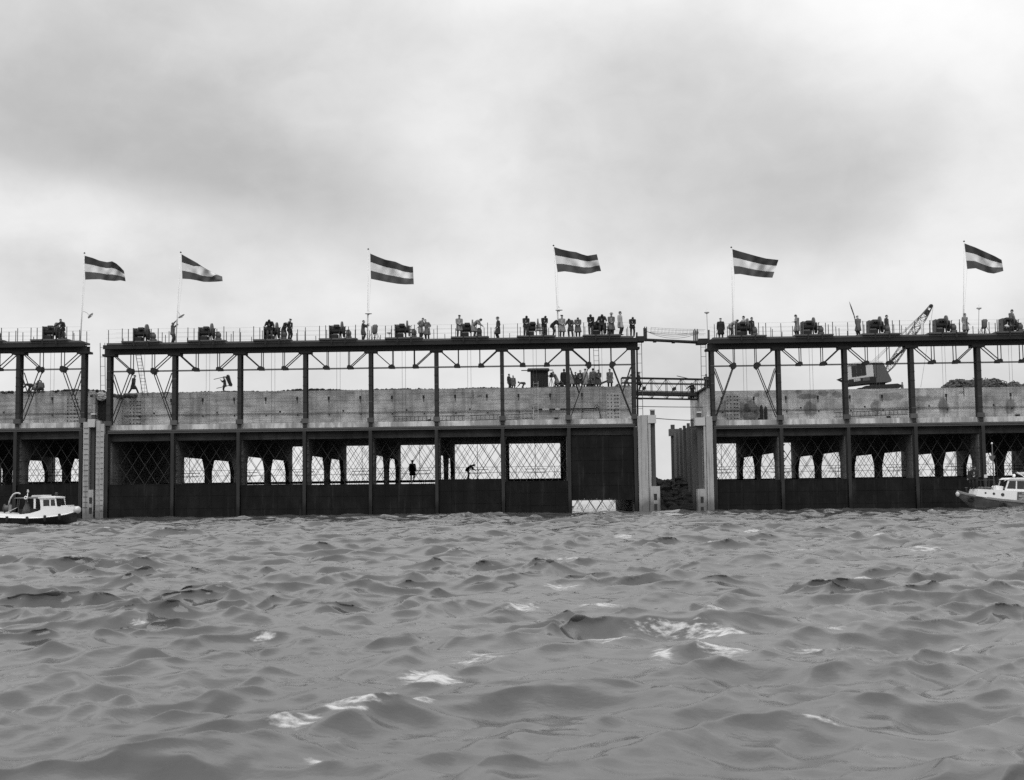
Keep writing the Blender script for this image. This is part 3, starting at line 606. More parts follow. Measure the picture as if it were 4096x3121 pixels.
for q, (key, b, t, (ox, scl), top, bot, lab) in enumerate(FL):
    Y = .9; z0 = CAIS[key]['Z']+DZ; B = Vector((xat(b[0], Y, z0), Y, z0)); T = at(t[0], t[1], Y)
    f = empty('flagpole', B); tag(f, lab, 'flagpole', 'flagpoles with tricolour flags')
    MB().tube([(0, 0, 0), (T-B)*.32, (T-B)*.33, (T-B)*.98], [.052, .046, .038, .028], 8).build('pole', M_POLE, f, True)
    MB().lathe([(.02, -.05), (.07, -.03), (.075, .02), (.03, .05), (.01, .09)], T-B, 'z', 10).build('finial', M_STEELD, f, True)
    nu, nv = 40, 7
    for s, mt in enumerate((M_RED, M_FW, M_BLUE)):
        vs = []; 
        for i in range(nu+1):
            u = i/nu; x0, y0 = poly_at(top, u); x1, y1 = poly_at(bot, u)
            for j in range(nv+1):
                b1, b2 = (1/3, 2/3) if q != 1 else (np.interp(u, (0, .3, .5, .6, 1), (.333, .28, .04, .01, .01)), np.interp(u, (0, .5, .75, .86, 1), (.667, .62, .5, .08, .03))); e0, e1 = ((0, b1), (b1, b2), (b2, 1))[s]; v = e0+(e1-e0)*j/nv; px = ox+(x0+(x1-x0)*v)/scl; py = 950+(y0+(y1-y0)*v)/scl
                dy = (.22*math.sin(7.5*u+q*1.7+1.2*v)+.12*math.sin(13*u-4.5*v+q*2.3)+.06*math.sin(27*u+6*v+q))*min(1, u*2.5)
                vs.append(at(px, py, Y+dy)-B)
        fs = [(i*(nv+1)+j, (i+1)*(nv+1)+j, (i+1)*(nv+1)+j+1, i*(nv+1)+j+1) for i in range(nu) for j in range(nv)]
        o = MB().add(vs, fs).build('flag_stripe', mt, f, True); o['label'] = ('dark upper stripe of the flag', 'white middle stripe of the flag', 'grey lower stripe of the flag')[s]
    x0, y0 = poly_at(top, 0); x1, y1 = poly_at(bot, 0)
    MB().tube([T-B, at(ox+x0/scl, 950+y0/scl, Y)-B, at(ox+x1/scl, 950+y1/scl, Y)-B, (T-B)*.2+Vector((.05, 0, 0))], .008, 5).build('halyard', M_POLE, f)

# ------------------------------------------------------------------ floodlights
def lamp(px, py, Y, tilt, lab, arm=None, pole=None, big=1.0):
    P = at(px, py, Y); o = empty('floodlight', P)
    rot = Matrix.Rotation(tilt, 4, 'Y')
    if pole: prof = [(.008, .36), (.015, .2), (.05, .13), (.17*big, .07), (.21*big, .0), (.18*big, -.06), (.05, -.1)]
    else: prof = None
    me = MB().lathe(prof or [(.03, .26*big), (.05, .25*big), (.07, .12*big), (.16*big, .05*big), (.28*big, .0), (.29*big, -.04*big), (.25*big, -.05*big), (.08, -.07*big)], (0, 0, 0), 'z', 16).mesh('shade', True); me.materials.append(M_LAMP); link('lamp_shade', me, o, mtx=rot)
    me = MB().ell((0, 0, -.08*big), (.07, .07, .08), 8, 6).mesh('bulb', True); me.materials.append(M_WHITE); link('bulb', me, o, mtx=rot)
    if arm: MB().tube([rot @ Vector((0, 0, .24*big))]+[at(a, b, Y)-P for a, b in arm], .014, 6).build('arm', M_STEELM, o)
    if pole: MB().tube([at(pole[0], pole[1], Y)-P, (0, .0, .1)], .018, 6).build('stand', M_STEELM, o)
    if pole is None and arm is None: MB().tube([(0, 0, .2), (0, 0, .42)], .02, 6).build('spike', M_STEELM, o)
    tag(o, lab, 'floodlight', 'site floodlights on the gantries')
lamp(361, 1262, .9, R(-50), 'small floodlight on a bent arm right of the leftmost flagpole', arm=[(336, 1246), (328, 1250), (326, 1278)])
lamp(725, 1264, .9, R(-35), 'small floodlight beside the pole of the second flag from the left', arm=[(712, 1248), (707, 1246)])
lamp(1474, 1254, .8, 0, 'round floodlight on the third flagpole from the left', arm=[(1474, 1240)])
lamp(2236, 1240, .8, 0, 'round floodlight on the flagpole leaning over the crowd', arm=[(2233, 1225)])
lamp(2827, 1250, .9, 0, 'pear-shaped floodlight on a thin pole at the right side of the gap', pole=(2831, 1366)); lamp(3916, 1233, .9, 0, 'pear-shaped floodlight on a thin pole right of the rightmost flagpole', pole=(3914, 1343))
lamp(1557, 1331, .3, 0, 'low pale floodlight on a stump on the middle gantry deck', pole=(1557, 1364), big=1.05); lamp(4027, 1306, -.3, R(15), 'low white floodlight in front of the winch at the right edge', pole=(4030, 1345))

# ------------------------------------------------------------------ covered lamps on tripods
def tripod(px, key, lab):
    z = CAIS[key]['Z']+DZ; P = Vector((xat(px, .7, z), .7, z)); o = empty('tripod_lamp', P)
    for dx, dy in ((-.55, -.1), (.5, -.15), (-.28, .3), (.3, .3)): MB().tube([(dx, dy, 0), (dx*.12, dy*.2, .95)], .018, 6).build('leg', M_STEELD, o)
    b = MB(); vs = []
    for k, (hx, hy, z_) in enumerate(((.13, .12, .55), (.2, .16, .72), (.22, .18, 1.0), (.24, .17, 1.22), (.12, .1, 1.32))):
        for j in range(10):
            a = 2*math.pi*j/10; rr = 1+.12*math.sin(j*2.3+k*1.7); vs.append((hx*math.cos(a)*rr+.02*k, hy*math.sin(a)*rr, z_+.03*math.sin(j+k)))
    b.add(vs, [(i*10+j, i*10+(j+1) % 10, (i+1)*10+(j+1) % 10, (i+1)*10+j) for i in range(4) for j in range(10)]+[tuple(range(10)), tuple(40+j for j in range(10))]); b.build('canvas_cover', M_TARP, o, True)
    MB().tube([(.0, 0, .05), (.05, 0, .6)], .05, 8).build('stem', M_STEELD, o)
    MB().tube([(.12*math.cos(a)*1.5, .1, .16+.14*math.sin(a)) for a in np.linspace(0, 6.28, 14)], .016, 5).build('cable_coil', M_ROPE, o)
    tag(o, lab, 'tripod lamp', 'covered lamps on tripods')
tripod(1498, 'middle', 'canvas-covered lamp on a tripod beside the third flagpole'); tripod(3938, 'right', 'canvas-covered lamp on a tripod near the right picture edge')
# white stake and small boxes on the right gantry
z = CAIS['right']['Z']+DZ; X = xat(3690, .9, z)
o = MB().box(X-.09, X+.09, .85, .95, z, z+1.15).box(X-.12, X+.12, .83, .97, z+1.05, z+1.2).build('white_board', M_WHITE); tag(o, 'upright white board on the right gantry in front of the crane boom', 'board')

# ------------------------------------------------------------------ ladders
def ladder(p, q, w, lab, mt=M_STEELM, step=.3, side=(1, 0, 0), r=.022, group='ladders about the caissons'):
    p = Vector(p); q = Vector(q); o = empty('ladder', p); s = Vector(side).normalized()*w/2; d = q-p
    for sg in (-1, 1): MB().beam(sg*s, d+sg*s, r*2, r*2).build('stringer_or_shade_strip', mt, o)
    n = max(2, int(d.length/step)); me = MB().tube([-s, s], r*.75, 6).mesh('rung'); me.materials.append(mt)
    for k in range(n): link('rung', me, o, loc=d*((k+.5)/n))
    tag(o, lab, 'ladder', group); return o
WY = WALLY-.25
def lad_px(a, b, Y, w, lab, **k): return ladder(at(a[0], a[1], Y), at(b[0], b[1], Y2 if (Y2 := k.pop('Y2', None)) is not None else Y), w, lab, **k)
lad_px((582, 1585), (553, 1415), 4.2, .42, 'tall thin ladder leaning up to the middle gantry above the black bay', Y2=1.6)
lad_px((2143, 1676), (2143, 1526), 3.9, .38, 'pale ladder standing on the ledge in front of the wooden hut', mt=M_LAMP)
lad_px((2390, 1555), (2384, 1393), 5.2, .42, 'thin ladder rising behind the crowd on the wall top', step=.42)
lad_px((2562, 1690), (2556, 1362), 1.4, .40, 'vertical ladder down the gap end of the middle gantry', step=.68); lad_px((2816, 1560), (2813, 1370), 1.4, .40, 'vertical ladder down the gap end of the right gantry', step=.68)
lad_px((412, 1560), (410, 1372), 1.4, .38, 'vertical ladder at the left end of the middle gantry', step=.68)
up = (0, 0, 1)
for a, b, Y, lab in (((1570, 1676), (1858, 1672), 3.6, 'long ladder lying on its side along the middle ledge, left of the other one'), ((1880, 1672), (2000, 1668), 3.6, 'shorter ladder lying along the middle ledge beside the pale standing ladder'),
        ((2020, 1670), (2132, 1664), 3.7, 'short ladder lying on its side behind the foot of the pale standing ladder'), ((3336, 1660), (3632, 1648), 3.6, 'long dark ladder lying on the ledge of the blotched right wall')):
    P = at(a[0], a[1], Y); Q = at(b[0], b[1], Y); lz = LADZ+(CAIS['right']['Z'] if a[0] > 2600 else 0)+.2; P.z = max(P.z, lz); Q.z = max(Q.z, lz); ladder(P, Q, .38, lab, M_STEELD, .32, up)
# cast-in rungs and bolt plates on the walls
def boltplate(px, key, white):
    r_ = ROOT[key]; X = loc_of(key, (xat(px, WALLY, 8.8), WALLY, 8.8)).x; Y0 = WALLY-.004
    pbox('bolt_plate', M_CAP if white else M_CONC, r_, X-.6, X+.55, Y0-.02, Y0, 7.5, 9.75)
    for k in range(7):
        zz = 7.7+k*.3
        for dx in (-.48, -.2, .08, .36): pbox('bolt', M_STEELD, r_, X+dx-.035, X+dx+.035, Y0-.05, Y0-.021, zz, zz+.09)
        pbox('wall_rung', M_STEELD, r_, X+.05, X+.42, Y0-.1, Y0-.07, zz+.03, zz+.055)
boltplate(2455, 'middle', True); boltplate(545, 'middle', False); boltplate(2930, 'right', False); boltplate(290, 'left', False)

# ------------------------------------------------------------------ painted marks on the walls
def text(s, P, size, mt, name='painted_number', parent=None, rot=None):
    cu = bpy.data.curves.new(name, 'FONT'); cu.body = s; cu.size = size; cu.extrude = .002; cu.align_x = 'CENTER'
    t_ = bpy.data.objects.new(name, cu); me = bpy.data.meshes.new_from_object(t_); bpy.data.objects.remove(t_); me.materials.clear(); me.materials.append(mt)
    o = link(name, me, parent); o.location = P; o.rotation_euler = rot or (R(90), 0, 0); return o
for key, s, px, py, bx, by in (('middle', '440', 1918, 1588, 1892, 1577), ('right', '500', 3843, 1575, 3853, 1565)):
    P = loc_of(key, at(px, py, CAIS[key]['Y']+WALLY)); text(s, (P.x, WALLY-.012, P.z), .26, M_STEELM, parent=ROOT[key])
    P = loc_of(key, at(bx, by, CAIS[key]['Y']+WALLY)); pbox('painted_mark', M_STEELM, ROOT[key], P.x-.03, P.x+.03, WALLY-.011, WALLY+.01, P.z-.4, P.z+.35)

# ------------------------------------------------------------------ pipes, cables, footbridges across the gap
def span(name, mt, a, b, Y, r, sag, lab, cat, n=10):
    A = at(a[0], a[1], Y); B = at(b[0], b[1], Y); pts = [A.lerp(B, k/n)-Vector((0, 0, sag*4*(k/n)*(1-k/n)))-A for k in range(n+1)]
    o = MB().tube(pts, r, 8).build(name, mt, None, True, loc=A); tag(o, lab, cat, 'lines across the gap'); return o
span('pipe', M_STEELD, (2545, 1626), (2850, 1629), 3.2, .028, .02, 'straight thin pipe crossing the gap below the truss footbridge', 'pipe'); span('pipe', M_STEELD, (2606, 1672), (2800, 1682), .45, .03, .05, 'lower pipe across the gap between the two pier caps', 'pipe')
for k, (a, b, sg, lab) in enumerate((((2575, 1320), (2795, 1332), .55, 'lowest of the sagging cables under the rope railing'), ((2575, 1322), (2795, 1330), .38, 'middle sagging cable under the rope railing'), ((2575, 1325), (2795, 1328), .22, 'uppermost sagging cable under the rope railing'))):
    span('cable', M_ROPE, a, b, .8, .016, sg, lab, 'cable', 14)
# upper plank walk with rope railing
A = at(2545, 1358, .8); B = at(2795, 1369, .8); o = empty('plank_walk', A); D = B-A
for k in range(3): MB().beam(Vector((0, -.3+.3*k, 0)), D+Vector((0, -.3+.3*k, -.02*k)), .26, .12).build('plank', M_WOODD, o)
for kk in (.32, .62): MB().beam(D*kk+Vector((-.1, -.4, -.1)), D*kk+Vector((-.1, .45, -.1)), .25, .08).build('plank_cleat', M_WOODD, o)
for s in (-.45, .4):
    for zz in (.95, .62): MB().tube([D*(k/8)+Vector((.5, s, zz-.05*math.sin(math.pi*k/8))) for k in range(1, 9)], .010, 5).build('rope', M_ROPE, o)
    for k in range(16): rod('net_string', M_ROPE, o, D*((k+1.5)/17.5)+Vector((.2, s, .60)), D*((k+1.5)/17.5)+Vector((.2, s, .93)), .006)
    for kk in (.13, .16, .97, .93): bar('post', M_STEELD, o, D*kk+Vector((0, s, -.1)), D*kk+Vector((0, s, 1.0)), .07, .06)
tag(o, 'narrow plank walk with rope netting joining the two gantry decks', 'footbridge')
for px0, px1, key, lab in ((2540, 2577, 'middle', 'short bracket platform at the gap end of the middle gantry'), (2788, 2828, 'right', 'short bracket platform at the gap end of the right gantry')):
    z = CAIS[key]['Z']+GZ+.45; x0, x1 = xat(px0, .6, z), xat(px1, .6, z)
    o = MB().box(x0, x1, -.2, 1.5, z, z+.28).box(x0, x1, -.25, -.2, z-.05, z+.35).build('bracket_platform', M_STEELD); tag(o, lab, 'platform', 'bracket platforms at the gap')
# extra posts at the gantry ends
for px, yt, yb, lab in ((2548, 1330, 1690, 'thick pipe post at the gap end of the middle gantry'), (2836, 1320, 1690, 'thick pipe post at the gap end of the right gantry')):
    A = at(px-1, yt, 1.0); B = at(px+(3 if px < 2600 else 4), yb, 1.0); o = MB().tube([A-A, B-A], .07, 10).build('pipe_post', M_STEELD, None, True, loc=A); tag(o, lab, 'post', 'pipe posts beside the gap')
# lower truss footbridge
def truss_bridge():
    Y0, Y1 = 5.6, 6.6; A = at(2488, 1570, Y0); B = at(2850, 1577, Y0); o = empty('truss_footbridge', A); D = B-A; n = 6; H1 = 1.26; H0 = -.44
    for yy in (0, Y1-Y0):
        off = Vector((0, yy, 0))
        for z_, w in ((H1, .08), (H1-.42, .07), (H0, .07), (0.16, .06)): bar('chord', M_STEELD, o, off+Vector((0, 0, z_)), off+D+Vector((0, 0, z_)), w, w)
        for k in range(n):
            a, b = D*(k/n), D*((k+1)/n)
            bar('lattice_bar', M_STEELD, o, off+a+Vector((0, 0, H0)), off+b+Vector((0, 0, H1)), .026, .026); bar('lattice_bar', M_STEELD, o, off+a+Vector((0, .03, H1)), off+b+Vector((0, .03, H0)), .026, .026)
            bar('post', M_STEELD, o, off+a+Vector((0, 0, H0)), off+a+Vector((0, 0, H1)), .05, .05)
            if k % 2: 
                P = (a+b)/2+off+Vector((0, -.03, (H0+H1)/2)); pbox('plate', M_STEELD, o, P.x-.12, P.x+.12, P.y-.02, P.y, P.z-.12, P.z+.12)
    for k in range(14):
        a, b = D*(k/14), D*((k+1)/14); MB().add([a+Vector((.01, -.1, .10)), b+Vector((-.01, -.1, .10)), b+Vector((-.01, 1.1, .10)), a+Vector((.01, 1.1, .10)), a+Vector((.01, -.1, -.17)), b+Vector((-.01, -.1, -.17)), b+Vector((-.01, 1.1, -.17)), a+Vector((.01, 1.1, -.17))],
            [(0, 1, 2, 3), (7, 6, 5, 4), (0, 4, 5, 1), (1, 5, 6, 2), (2, 6, 7, 3), (3, 7, 4, 0)]).build('deck_board', M_WOODD, o)
    tag(o, 'dark steel lattice footbridge across the gap, level with the wall tops', 'footbridge')
truss_bridge()
A = at(2707, 1504, 5.5); B = at(2760, 1516, 5.5); o = MB().beam(A-A, B-A, .08, .05).build('loose_plank', M_WOODD, None, loc=A); tag(o, 'loose plank resting on the railing of the lattice footbridge', 'plank')

# ------------------------------------------------------------------ hut on the wall top
def hut():
    Y0 = 5.4; Zb = WALLZ-.12; x0, x1 = xat(2122, Y0, Zb), xat(2194, Y0, Zb); o = empty('wooden_hut', ((x0+x1)/2, Y0, Zb)); w = (x1-x0)/2; h = 1.62
    pbox('wall', M_WOODD, o, -w+.03, w-.03, .03, 1.5, 0, h-.02)
    n = 11
    for k in range(n): pbox('board', M_WOODD, o, -w+k*2*w/n+.008, -w+(k+1)*2*w/n-.008, -.005*(k % 3), .028, -.0+.02*(k % 2), h-.03*(k % 2))
    MB().box(-w-.25, w+.1, -.25, 1.8, h+.06, h+.13).build('roof', M_WOOD, o)
    MB().box(-w-.75, w+.42, -.2, -.1, h-.02, h+.05).build('roof_batten', M_WOODD, o)
    MB().box(-w-.2, w+.05, -.15, 1.6, h+.135, h+.2).build('roof_felt', M_SAND, o)
    tag(o, 'dark board hut with a flat overhanging roof on the wall top', 'hut')
hut()
# dark board and pipe on the wall, loop of hose, wooden props on the crowd platform
A = at(2140, 1639, 4.1); B = at(2378, 1635, 4.1); o = empty('wall_hose', A)
MB().tube([A-A, (B-A)*.12], .07, 8).build('hose', M_STEELD, o, True); MB().tube([(B-A)*.12, (B-A)*.24], .05, 8).build('white_sleeve', M_WHITED, o, True); MB().tube([(B-A)*.24, (B-A)*.34], .07, 8).build('hose', M_STEELD, o, True); MB().tube([(B-A)*.34, (B-A)*.42], .05, 8).build('white_sleeve', M_WHITED, o, True); MB().tube([(B-A)*.42, B-A], .065, 8).build('hose', M_STEELD, o, True)
lp = [at(px, py, 4.0)-A for px, py in ((2378, 1633), (2384, 1640), (2395, 1642), (2396, 1628), (2388, 1619), (2379, 1624), (2380, 1636), (2394, 1632), (2398, 1650), (2404, 1672), (2406, 1700))]
MB().tube(lp, .035, 6).build('hose_loop', M_STEELD, o, True); tag(o, 'thick dark hose with white sleeves along the wall, ending in a loop', 'hose')
for px, key, lab in ((3047, 'right', 'left gas cylinder of the pair against the blotched wall'), (3064, 'right', 'right, shorter gas cylinder of the pair against the blotched wall')):
    z = LADZ+CAIS[key]['Z']; hh = 1.42 if px < 3050 else 1.28
    o = MB().lathe([(.12, 0), (.13, .03), (.13, hh-.25), (.10, hh-.12), (.05, hh-.06), (.04, hh)], (0, 0, 0), 'z', 12).build('gas_cylinder', M_STEELD, None, True, loc=(xat(px, 3.7, z), 3.7, z)); tag(o, lab, 'gas cylinder', 'gas cylinders on the ledge')
z = LADZ+CAIS['right']['Z']; X = xat(3000, 3.5, z)
def lump(n, rad, seed, sx=1., sy=1., sz=1.):
    g = np.random.default_rng(seed); b = bmesh.new(); bmesh.ops.create_icosphere(b, subdivisions=n, radius=rad)
    for v in b.verts: v.co = Vector((v.co.x*sx, v.co.y*sy, v.co.z*sz))*(1+g.uniform(-.22, .22))
    me = bpy.data.meshes.new('lump'); b.to_mesh(me); b.free(); return me
me = lump(3, .42, 3, 1.2, .6, 1.0); me.materials.append(M_TARP); o = link('sheeted_pump', me, None, loc=(X, 3.5, z+.36)); tag(o, 'dark sheeted lump on the ledge at the blotched wall, near the gas cylinders', 'machine')
# long timber on the crowd's platform
A = at(2340, 1551, 5.2); B = at(2412, 1550, 5.2); o = MB().tube([A-A, B-A], .09, 8).build('timber_log', M_WOOD, None, True, loc=A); tag(o, 'round timber lying at the feet of the crowd on the wall top', 'timber')
A = at(2405, 1534, 6.8); B = at(2430, 1524, 6.8); o = MB().beam(A-A, B-A, .1, .16).build('timber_beam', M_WOOD, None, loc=A); tag(o, 'short slanting timber between the crowd and the man with a tie', 'timber')

# ------------------------------------------------------------------ fill, rubble, closing wall in the left gap
def rocks(name, pts, mt, lab, cat=None, sub=1, squash=.8):
    b = MB(); g = np.random.default_rng(len(pts)); ico = bmesh.new(); bmesh.ops.create_icosphere(ico, subdivisions=sub, radius=1.0)
    V = np.array([v.co[:] for v in ico.verts]); F = [[v.index for v in f.verts] for f in ico.faces]; ico.free()
    for (x, y, z, r) in pts:
        q = V*(1+g.uniform(-.3, .3, (len(V), 1)))*np.array([r*g.uniform(.8, 1.4), r*g.uniform(.8, 1.3), r*squash*g.uniform(.7, 1.2)]); a = g.uniform(0, 6.28)
        q = np.stack([q[:, 0]*math.cos(a)-q[:, 1]*math.sin(a), q[:, 0]*math.sin(a)+q[:, 1]*math.cos(a), q[:, 2]], -1)+np.array([x, y, z]); b.add(q.tolist(), F)
    o = b.build(name, mt); tag(o, lab, cat, None, 'stuff'); return o
def strip(key, x0, x1, y0, hfun, n, rr):
    out = []; c = CAIS[key]
    for _ in range(n):
        x = random.uniform(x0, x1); y = y0-.3+abs(random.gauss(0, .55)); r = random.uniform(*rr); out.append((x, y, c['Z']+WALLZ-.12+hfun(x)+random.uniform(-.05, .04), r))
    return out
cm_ = CAIS['middle']; X0 = cm_['X']
def hump(x):
    u = x-X0; return .04+.10*math.exp(-((u-15.5)/2.2)**2)+.04*math.sin(u*.9)+.06*(u > 3)
pts = strip('middle', X0-.1, X0+42, WALLY+.45, hump, 2000, (.04, .14)); rocks('rubble_fill', pts, M_EARTH, 'dark rubble fill along the top of the middle wall')
cl = CAIS['left']; pts = strip('left', cl['X'], cl['X']+16, WALLY+.45, lambda x: .06+.12*math.exp(-((x-(cl['X']+13.5))/1.6)**2), 450, (.05, .16)); rocks('rubble_fill', pts, M_EARTH, 'dark rubble fill along the top of the left wall')
xg0, xg1 = cl['X']+3*S+.36, X0-.36
o = MB().box(xg0, xg1, 3.2, 3.6, 6.5, 9.9).build('closing_wall', M_BEAM); tag(o, 'grey concrete wall closing the joint between the left two caissons', 'wall')
pts = [(random.uniform(xg0-.6, xg1+1.3), random.uniform(3.0, 5.5), 10.0+random.uniform(-.15, .1), random.uniform(.08, .26)) for _ in range(130)]; rocks('rubble_fill', pts, M_EARTH, 'ragged rubble on top of the joint between the left two caissons')
o = lump(3, .35, 9, 1.2, .7, 1.0); o.materials.append(M_CAP); ob = link('concrete_lump', o, None, loc=at(404, 1585, 2.8)); tag(ob, 'pale broken concrete lump over the joint between the left two caissons', 'concrete')
# debris heaps on the right caisson
cr_ = CAIS['right']
def heap(pxa, pxb, hgt, Y, n, lab, seed, prof):
    random.seed(seed); zb = cr_['Z']+cr_['wz']-.12; xa, xb = xat(pxa, Y, zb), xat(pxb, Y, zb); out = []
    for _ in range(n):
        u = random.random(); x = xa+(xb-xa)*u; hh = hgt*prof(u); y = Y+random.uniform(-1.3, 1.3); k = 1-((y-Y)/1.6)**2; out.append((x, y, zb+hh*k*random.random()**.5, random.uniform(.07, .22)))
    o = rocks('debris_heap', out, M_RUB, lab); b = MB(); g = random.Random(seed)
    for _ in range(n//12):
        u = g.random(); p = Vector((xa+(xb-xa)*u, Y-1.2+g.uniform(-.2, .9), zb+hgt*prof(u)*g.uniform(.15, .95))); d = Vector((g.uniform(-1, 1), g.uniform(-.5, .5), g.uniform(-.6, .6))).normalized()*g.uniform(.12, .32); b.beam(p-d, p+d, g.uniform(.05, .12), g.uniform(.03, .06))
    pl = b.build('broken_boards', M_WOOD, o); pl['kind'] = 'stuff'
heap(3765, 3910, 1.12, 7.6, 650, 'dark debris heap on the right wall top, left of the other heap', 4, lambda u: max(.05, math.sin(math.pi*min(1, u*.95+.03))**.8)); heap(3885, 4260, 1.2, 7.6, 1300, 'long dark debris heap on the wall top running off the right edge', 5, lambda u: .72+.2*math.sin(u*9+.4)+.1*math.sin(u*31))
# rubble mound closing the gap behind
random.seed(3); pts = []
gx0, gx1 = X0+8*S+1.0, cr_['X']-.2
for _ in range(1500):
    y = random.uniform(2.5, 26); x = random.uniform(gx0-.2, gx1); k = min(1, (y-2.0)/6.5); top = (2.3+.28*math.sin(x*1.7+y*.4)+.2*math.sin(x*3.1))*k-.3
    pts.append((x, y, top+random.uniform(-.35, .02), random.uniform(.25, .6)))
rocks('rubble_mound', pts, M_MOUND, 'dark mound of rubble filling the gap behind the piers', None, 1)

# ------------------------------------------------------------------ excavator (crawler crane) on the right caisson
def excavator():
    Y = 8.2; zb = cr_['Z']+cr_['wz']-.12; P = at(3495, 1552, Y); P.z = zb; o = empty('crawler_crane', P); scl = FPX/(Y-CAM[1])
    def L_(px, py): q = at(px, py, Y)-P; return (q.x, q.z)
    for yy in (-.2, 2.2):
        a = MB(); tr = [L_(*q) for q in ((3448, 1551), (3462, 1544), (3500, 1541), (3560, 1537), (3588, 1535), (3602, 1540), (3606, 1548), (3596, 1553), (3452, 1555))]
        tr = [(x, max(.02, z_)) for x, z_ in tr]; a.prism(tr, yy, yy+.55, 'y'); t_ = a.build('track', M_HULLD, o)
        for k in range(22): u = k/21; x = tr[0][0]+(tr[5][0]-tr[0][0])*u; pbox('track_shoe', M_RUBBER, t_, x-.05, x+.05, yy-.03, yy+.58, .0, .05)
        for k in range(5): u = (k+.7)/5.6; x = tr[0][0]+(tr[5][0]-tr[0][0])*u; rod('roller', M_STEELD, t_, (x, yy-.04, .2), (x, yy+.6, .2), .11, 'cyl')
    x0, z0 = L_(3505, 1540); x1, z1 = L_(3545, 1527); pbox('turntable', M_HULLD, o, x0, x1, .3, 2.2, z0-.2, z1+.15)
    body = [L_(*q) for q in ((3396, 1452), (3463, 1453), (3533, 1452), (3566, 1520), (3568, 1527), (3500, 1532), (3490, 1519), (3397, 1520))]
    MB().prism([L_(3395, 1464), L_(3463, 1452), L_(3491, 1450), L_(3496, 1508), L_(3396, 1520)], 0.02, 2.5, 'y').build('engine_house', M_WHITED, o)
    MB().prism([L_(3492, 1451), L_(3534, 1452), L_(3567, 1520), L_(3565, 1527), L_(3502, 1531)], 0.0, 2.5, 'y').build('cab', M_CAB, o)
    for q in range(3):
        a = 3405+q*19.2; MB().prism([L_(a, 1465-q*3.2), L_(a+18.2, 1462-q*3.2), L_(a+21.8, 1506-q*3), L_(a+3.4, 1509-q*3)], -.02, .015, 'y').build('louvre_panel', M_STEEL, o)
    MB().prism([L_(3392, 1450+13), L_(3465, 1451), L_(3533, 1451), L_(3530, 1444), L_(3462, 1444), L_(3393, 1454)], -.08, 2.6, 'y').build('roof', M_WHITE, o)
    MB().prism([L_(3396, 1519), L_(3490, 1506), L_(3504, 1509), L_(3505, 1531), L_(3402, 1542), L_(3396, 1536)], -.05, 2.4, 'y').build('counterweight', M_STEELD, o)
    MB().prism([L_(3414, 1518), L_(3440, 1514.5), L_(3441.5, 1523.5), L_(3415.5, 1527)], -.07, -.05, 'y').build('name_plate', M_WHITED, o)
    q_ = L_(3428, 1524); text('MENCK', (q_[0], -.073, q_[1]), .17, M_STEELD, 'plate_lettering', o, (R(90), R(-7), 0))
    MB().prism([L_(3450, 1512), L_(3478, 1508), L_(3479, 1522), L_(3451, 1525)], -.062, -.05, 'y').build('side_plate', M_STEELM, o)
    MB().prism([L_(3504, 1453), L_(3505.5, 1453), L_(3509, 1513), L_(3507, 1513)], -.012, .0, 'y').build('door_seam', M_HULLD, o)
    MB().prism([L_(3360, 1514), L_(3396, 1500), L_(3396, 1506), L_(3372, 1515), L_(3396, 1526), L_(3396, 1532)], .8, 1.4, 'y').build('rear_hitch', M_STEELD, o)
    # lattice boom
    f = Vector((*L_(3556, 1490), 0)); t_ = Vector((*L_(3741, 1217), 0)); b = MB()
    A = Vector((f.x, 1.2, f.y)); B = Vector((t_.x, 1.2, t_.y)); d = (B-A).normalized(); nrm = Vector((-d.z, 0, d.x))
    def c_(u, s, yy): wd = .27*min(1, .35+u*5)*min(1, (1-u)*3+.45); return A.lerp(B, u)+nrm*s*wd+Vector((0, yy*wd, 0))
    n = 15
    for s in (-1, 1):
        for yy in (-1, 1): 
            for k in range(n): b.beam(c_(k/n, s, yy), c_((k+1)/n, s, yy), .05, .05)
    for k in range(n):
        for yy in (-1, 1): b.beam(c_(k/n, -1 if k % 2 else 1, yy), c_((k+1)/n, 1 if k % 2 else -1, yy), .032, .032); b.beam(c_(k/n, -1, yy), c_(k/n, 1, yy), .028, .028)
        b.beam(c_(k/n, 1, -1), c_((k+1)/n, 1, 1), .028, .028); b.beam(c_(k/n, -1, 1), c_((k+1)/n, -1, -1), .028, .028)
    b.build('boom', M_STEELM, o)
    for a0, a1 in ((.86, .94),):      # plated lengths of the boom
        MB().add([c_(a0, -.95, -1.05), c_(a0, .95, -1.05), c_(a1, .95, -1.05), c_(a1, -.95, -1.05)], [(0, 1, 2, 3)]).build('boom_plate', M_STEELD, o)
    MB().lathe([(.08, -.12), (.17, -.1), (.17, .1), (.08, .12)], B+Vector((0, 0, 0)), 'y', 14).build('boom_sheave', M_STEELD, o, True)
    g = Vector((*L_(3500, 1446), 0)); G = Vector((g.x, 1.2, g.y+.1))
    for k, (u, s) in enumerate(((.98, .6), (.80, .9), (.98, .9))): MB().tube([G+Vector((k*.2, -.2+.2*k, 0)), c_(u, s, 0)], .014, 5).build('stay_rope', M_ROPE, o)
    MB().tube([B+Vector((.18, 0, -.1)), Vector((*L_(3700, 1545), 0)).xzy.copy()+Vector((0, 1.2, 0))], .012, 5).build('hoist_rope', M_ROPE, o)
    tag(o, 'crawler crane with a lattice boom standing on the right caisson wall', 'crane')
excavator()

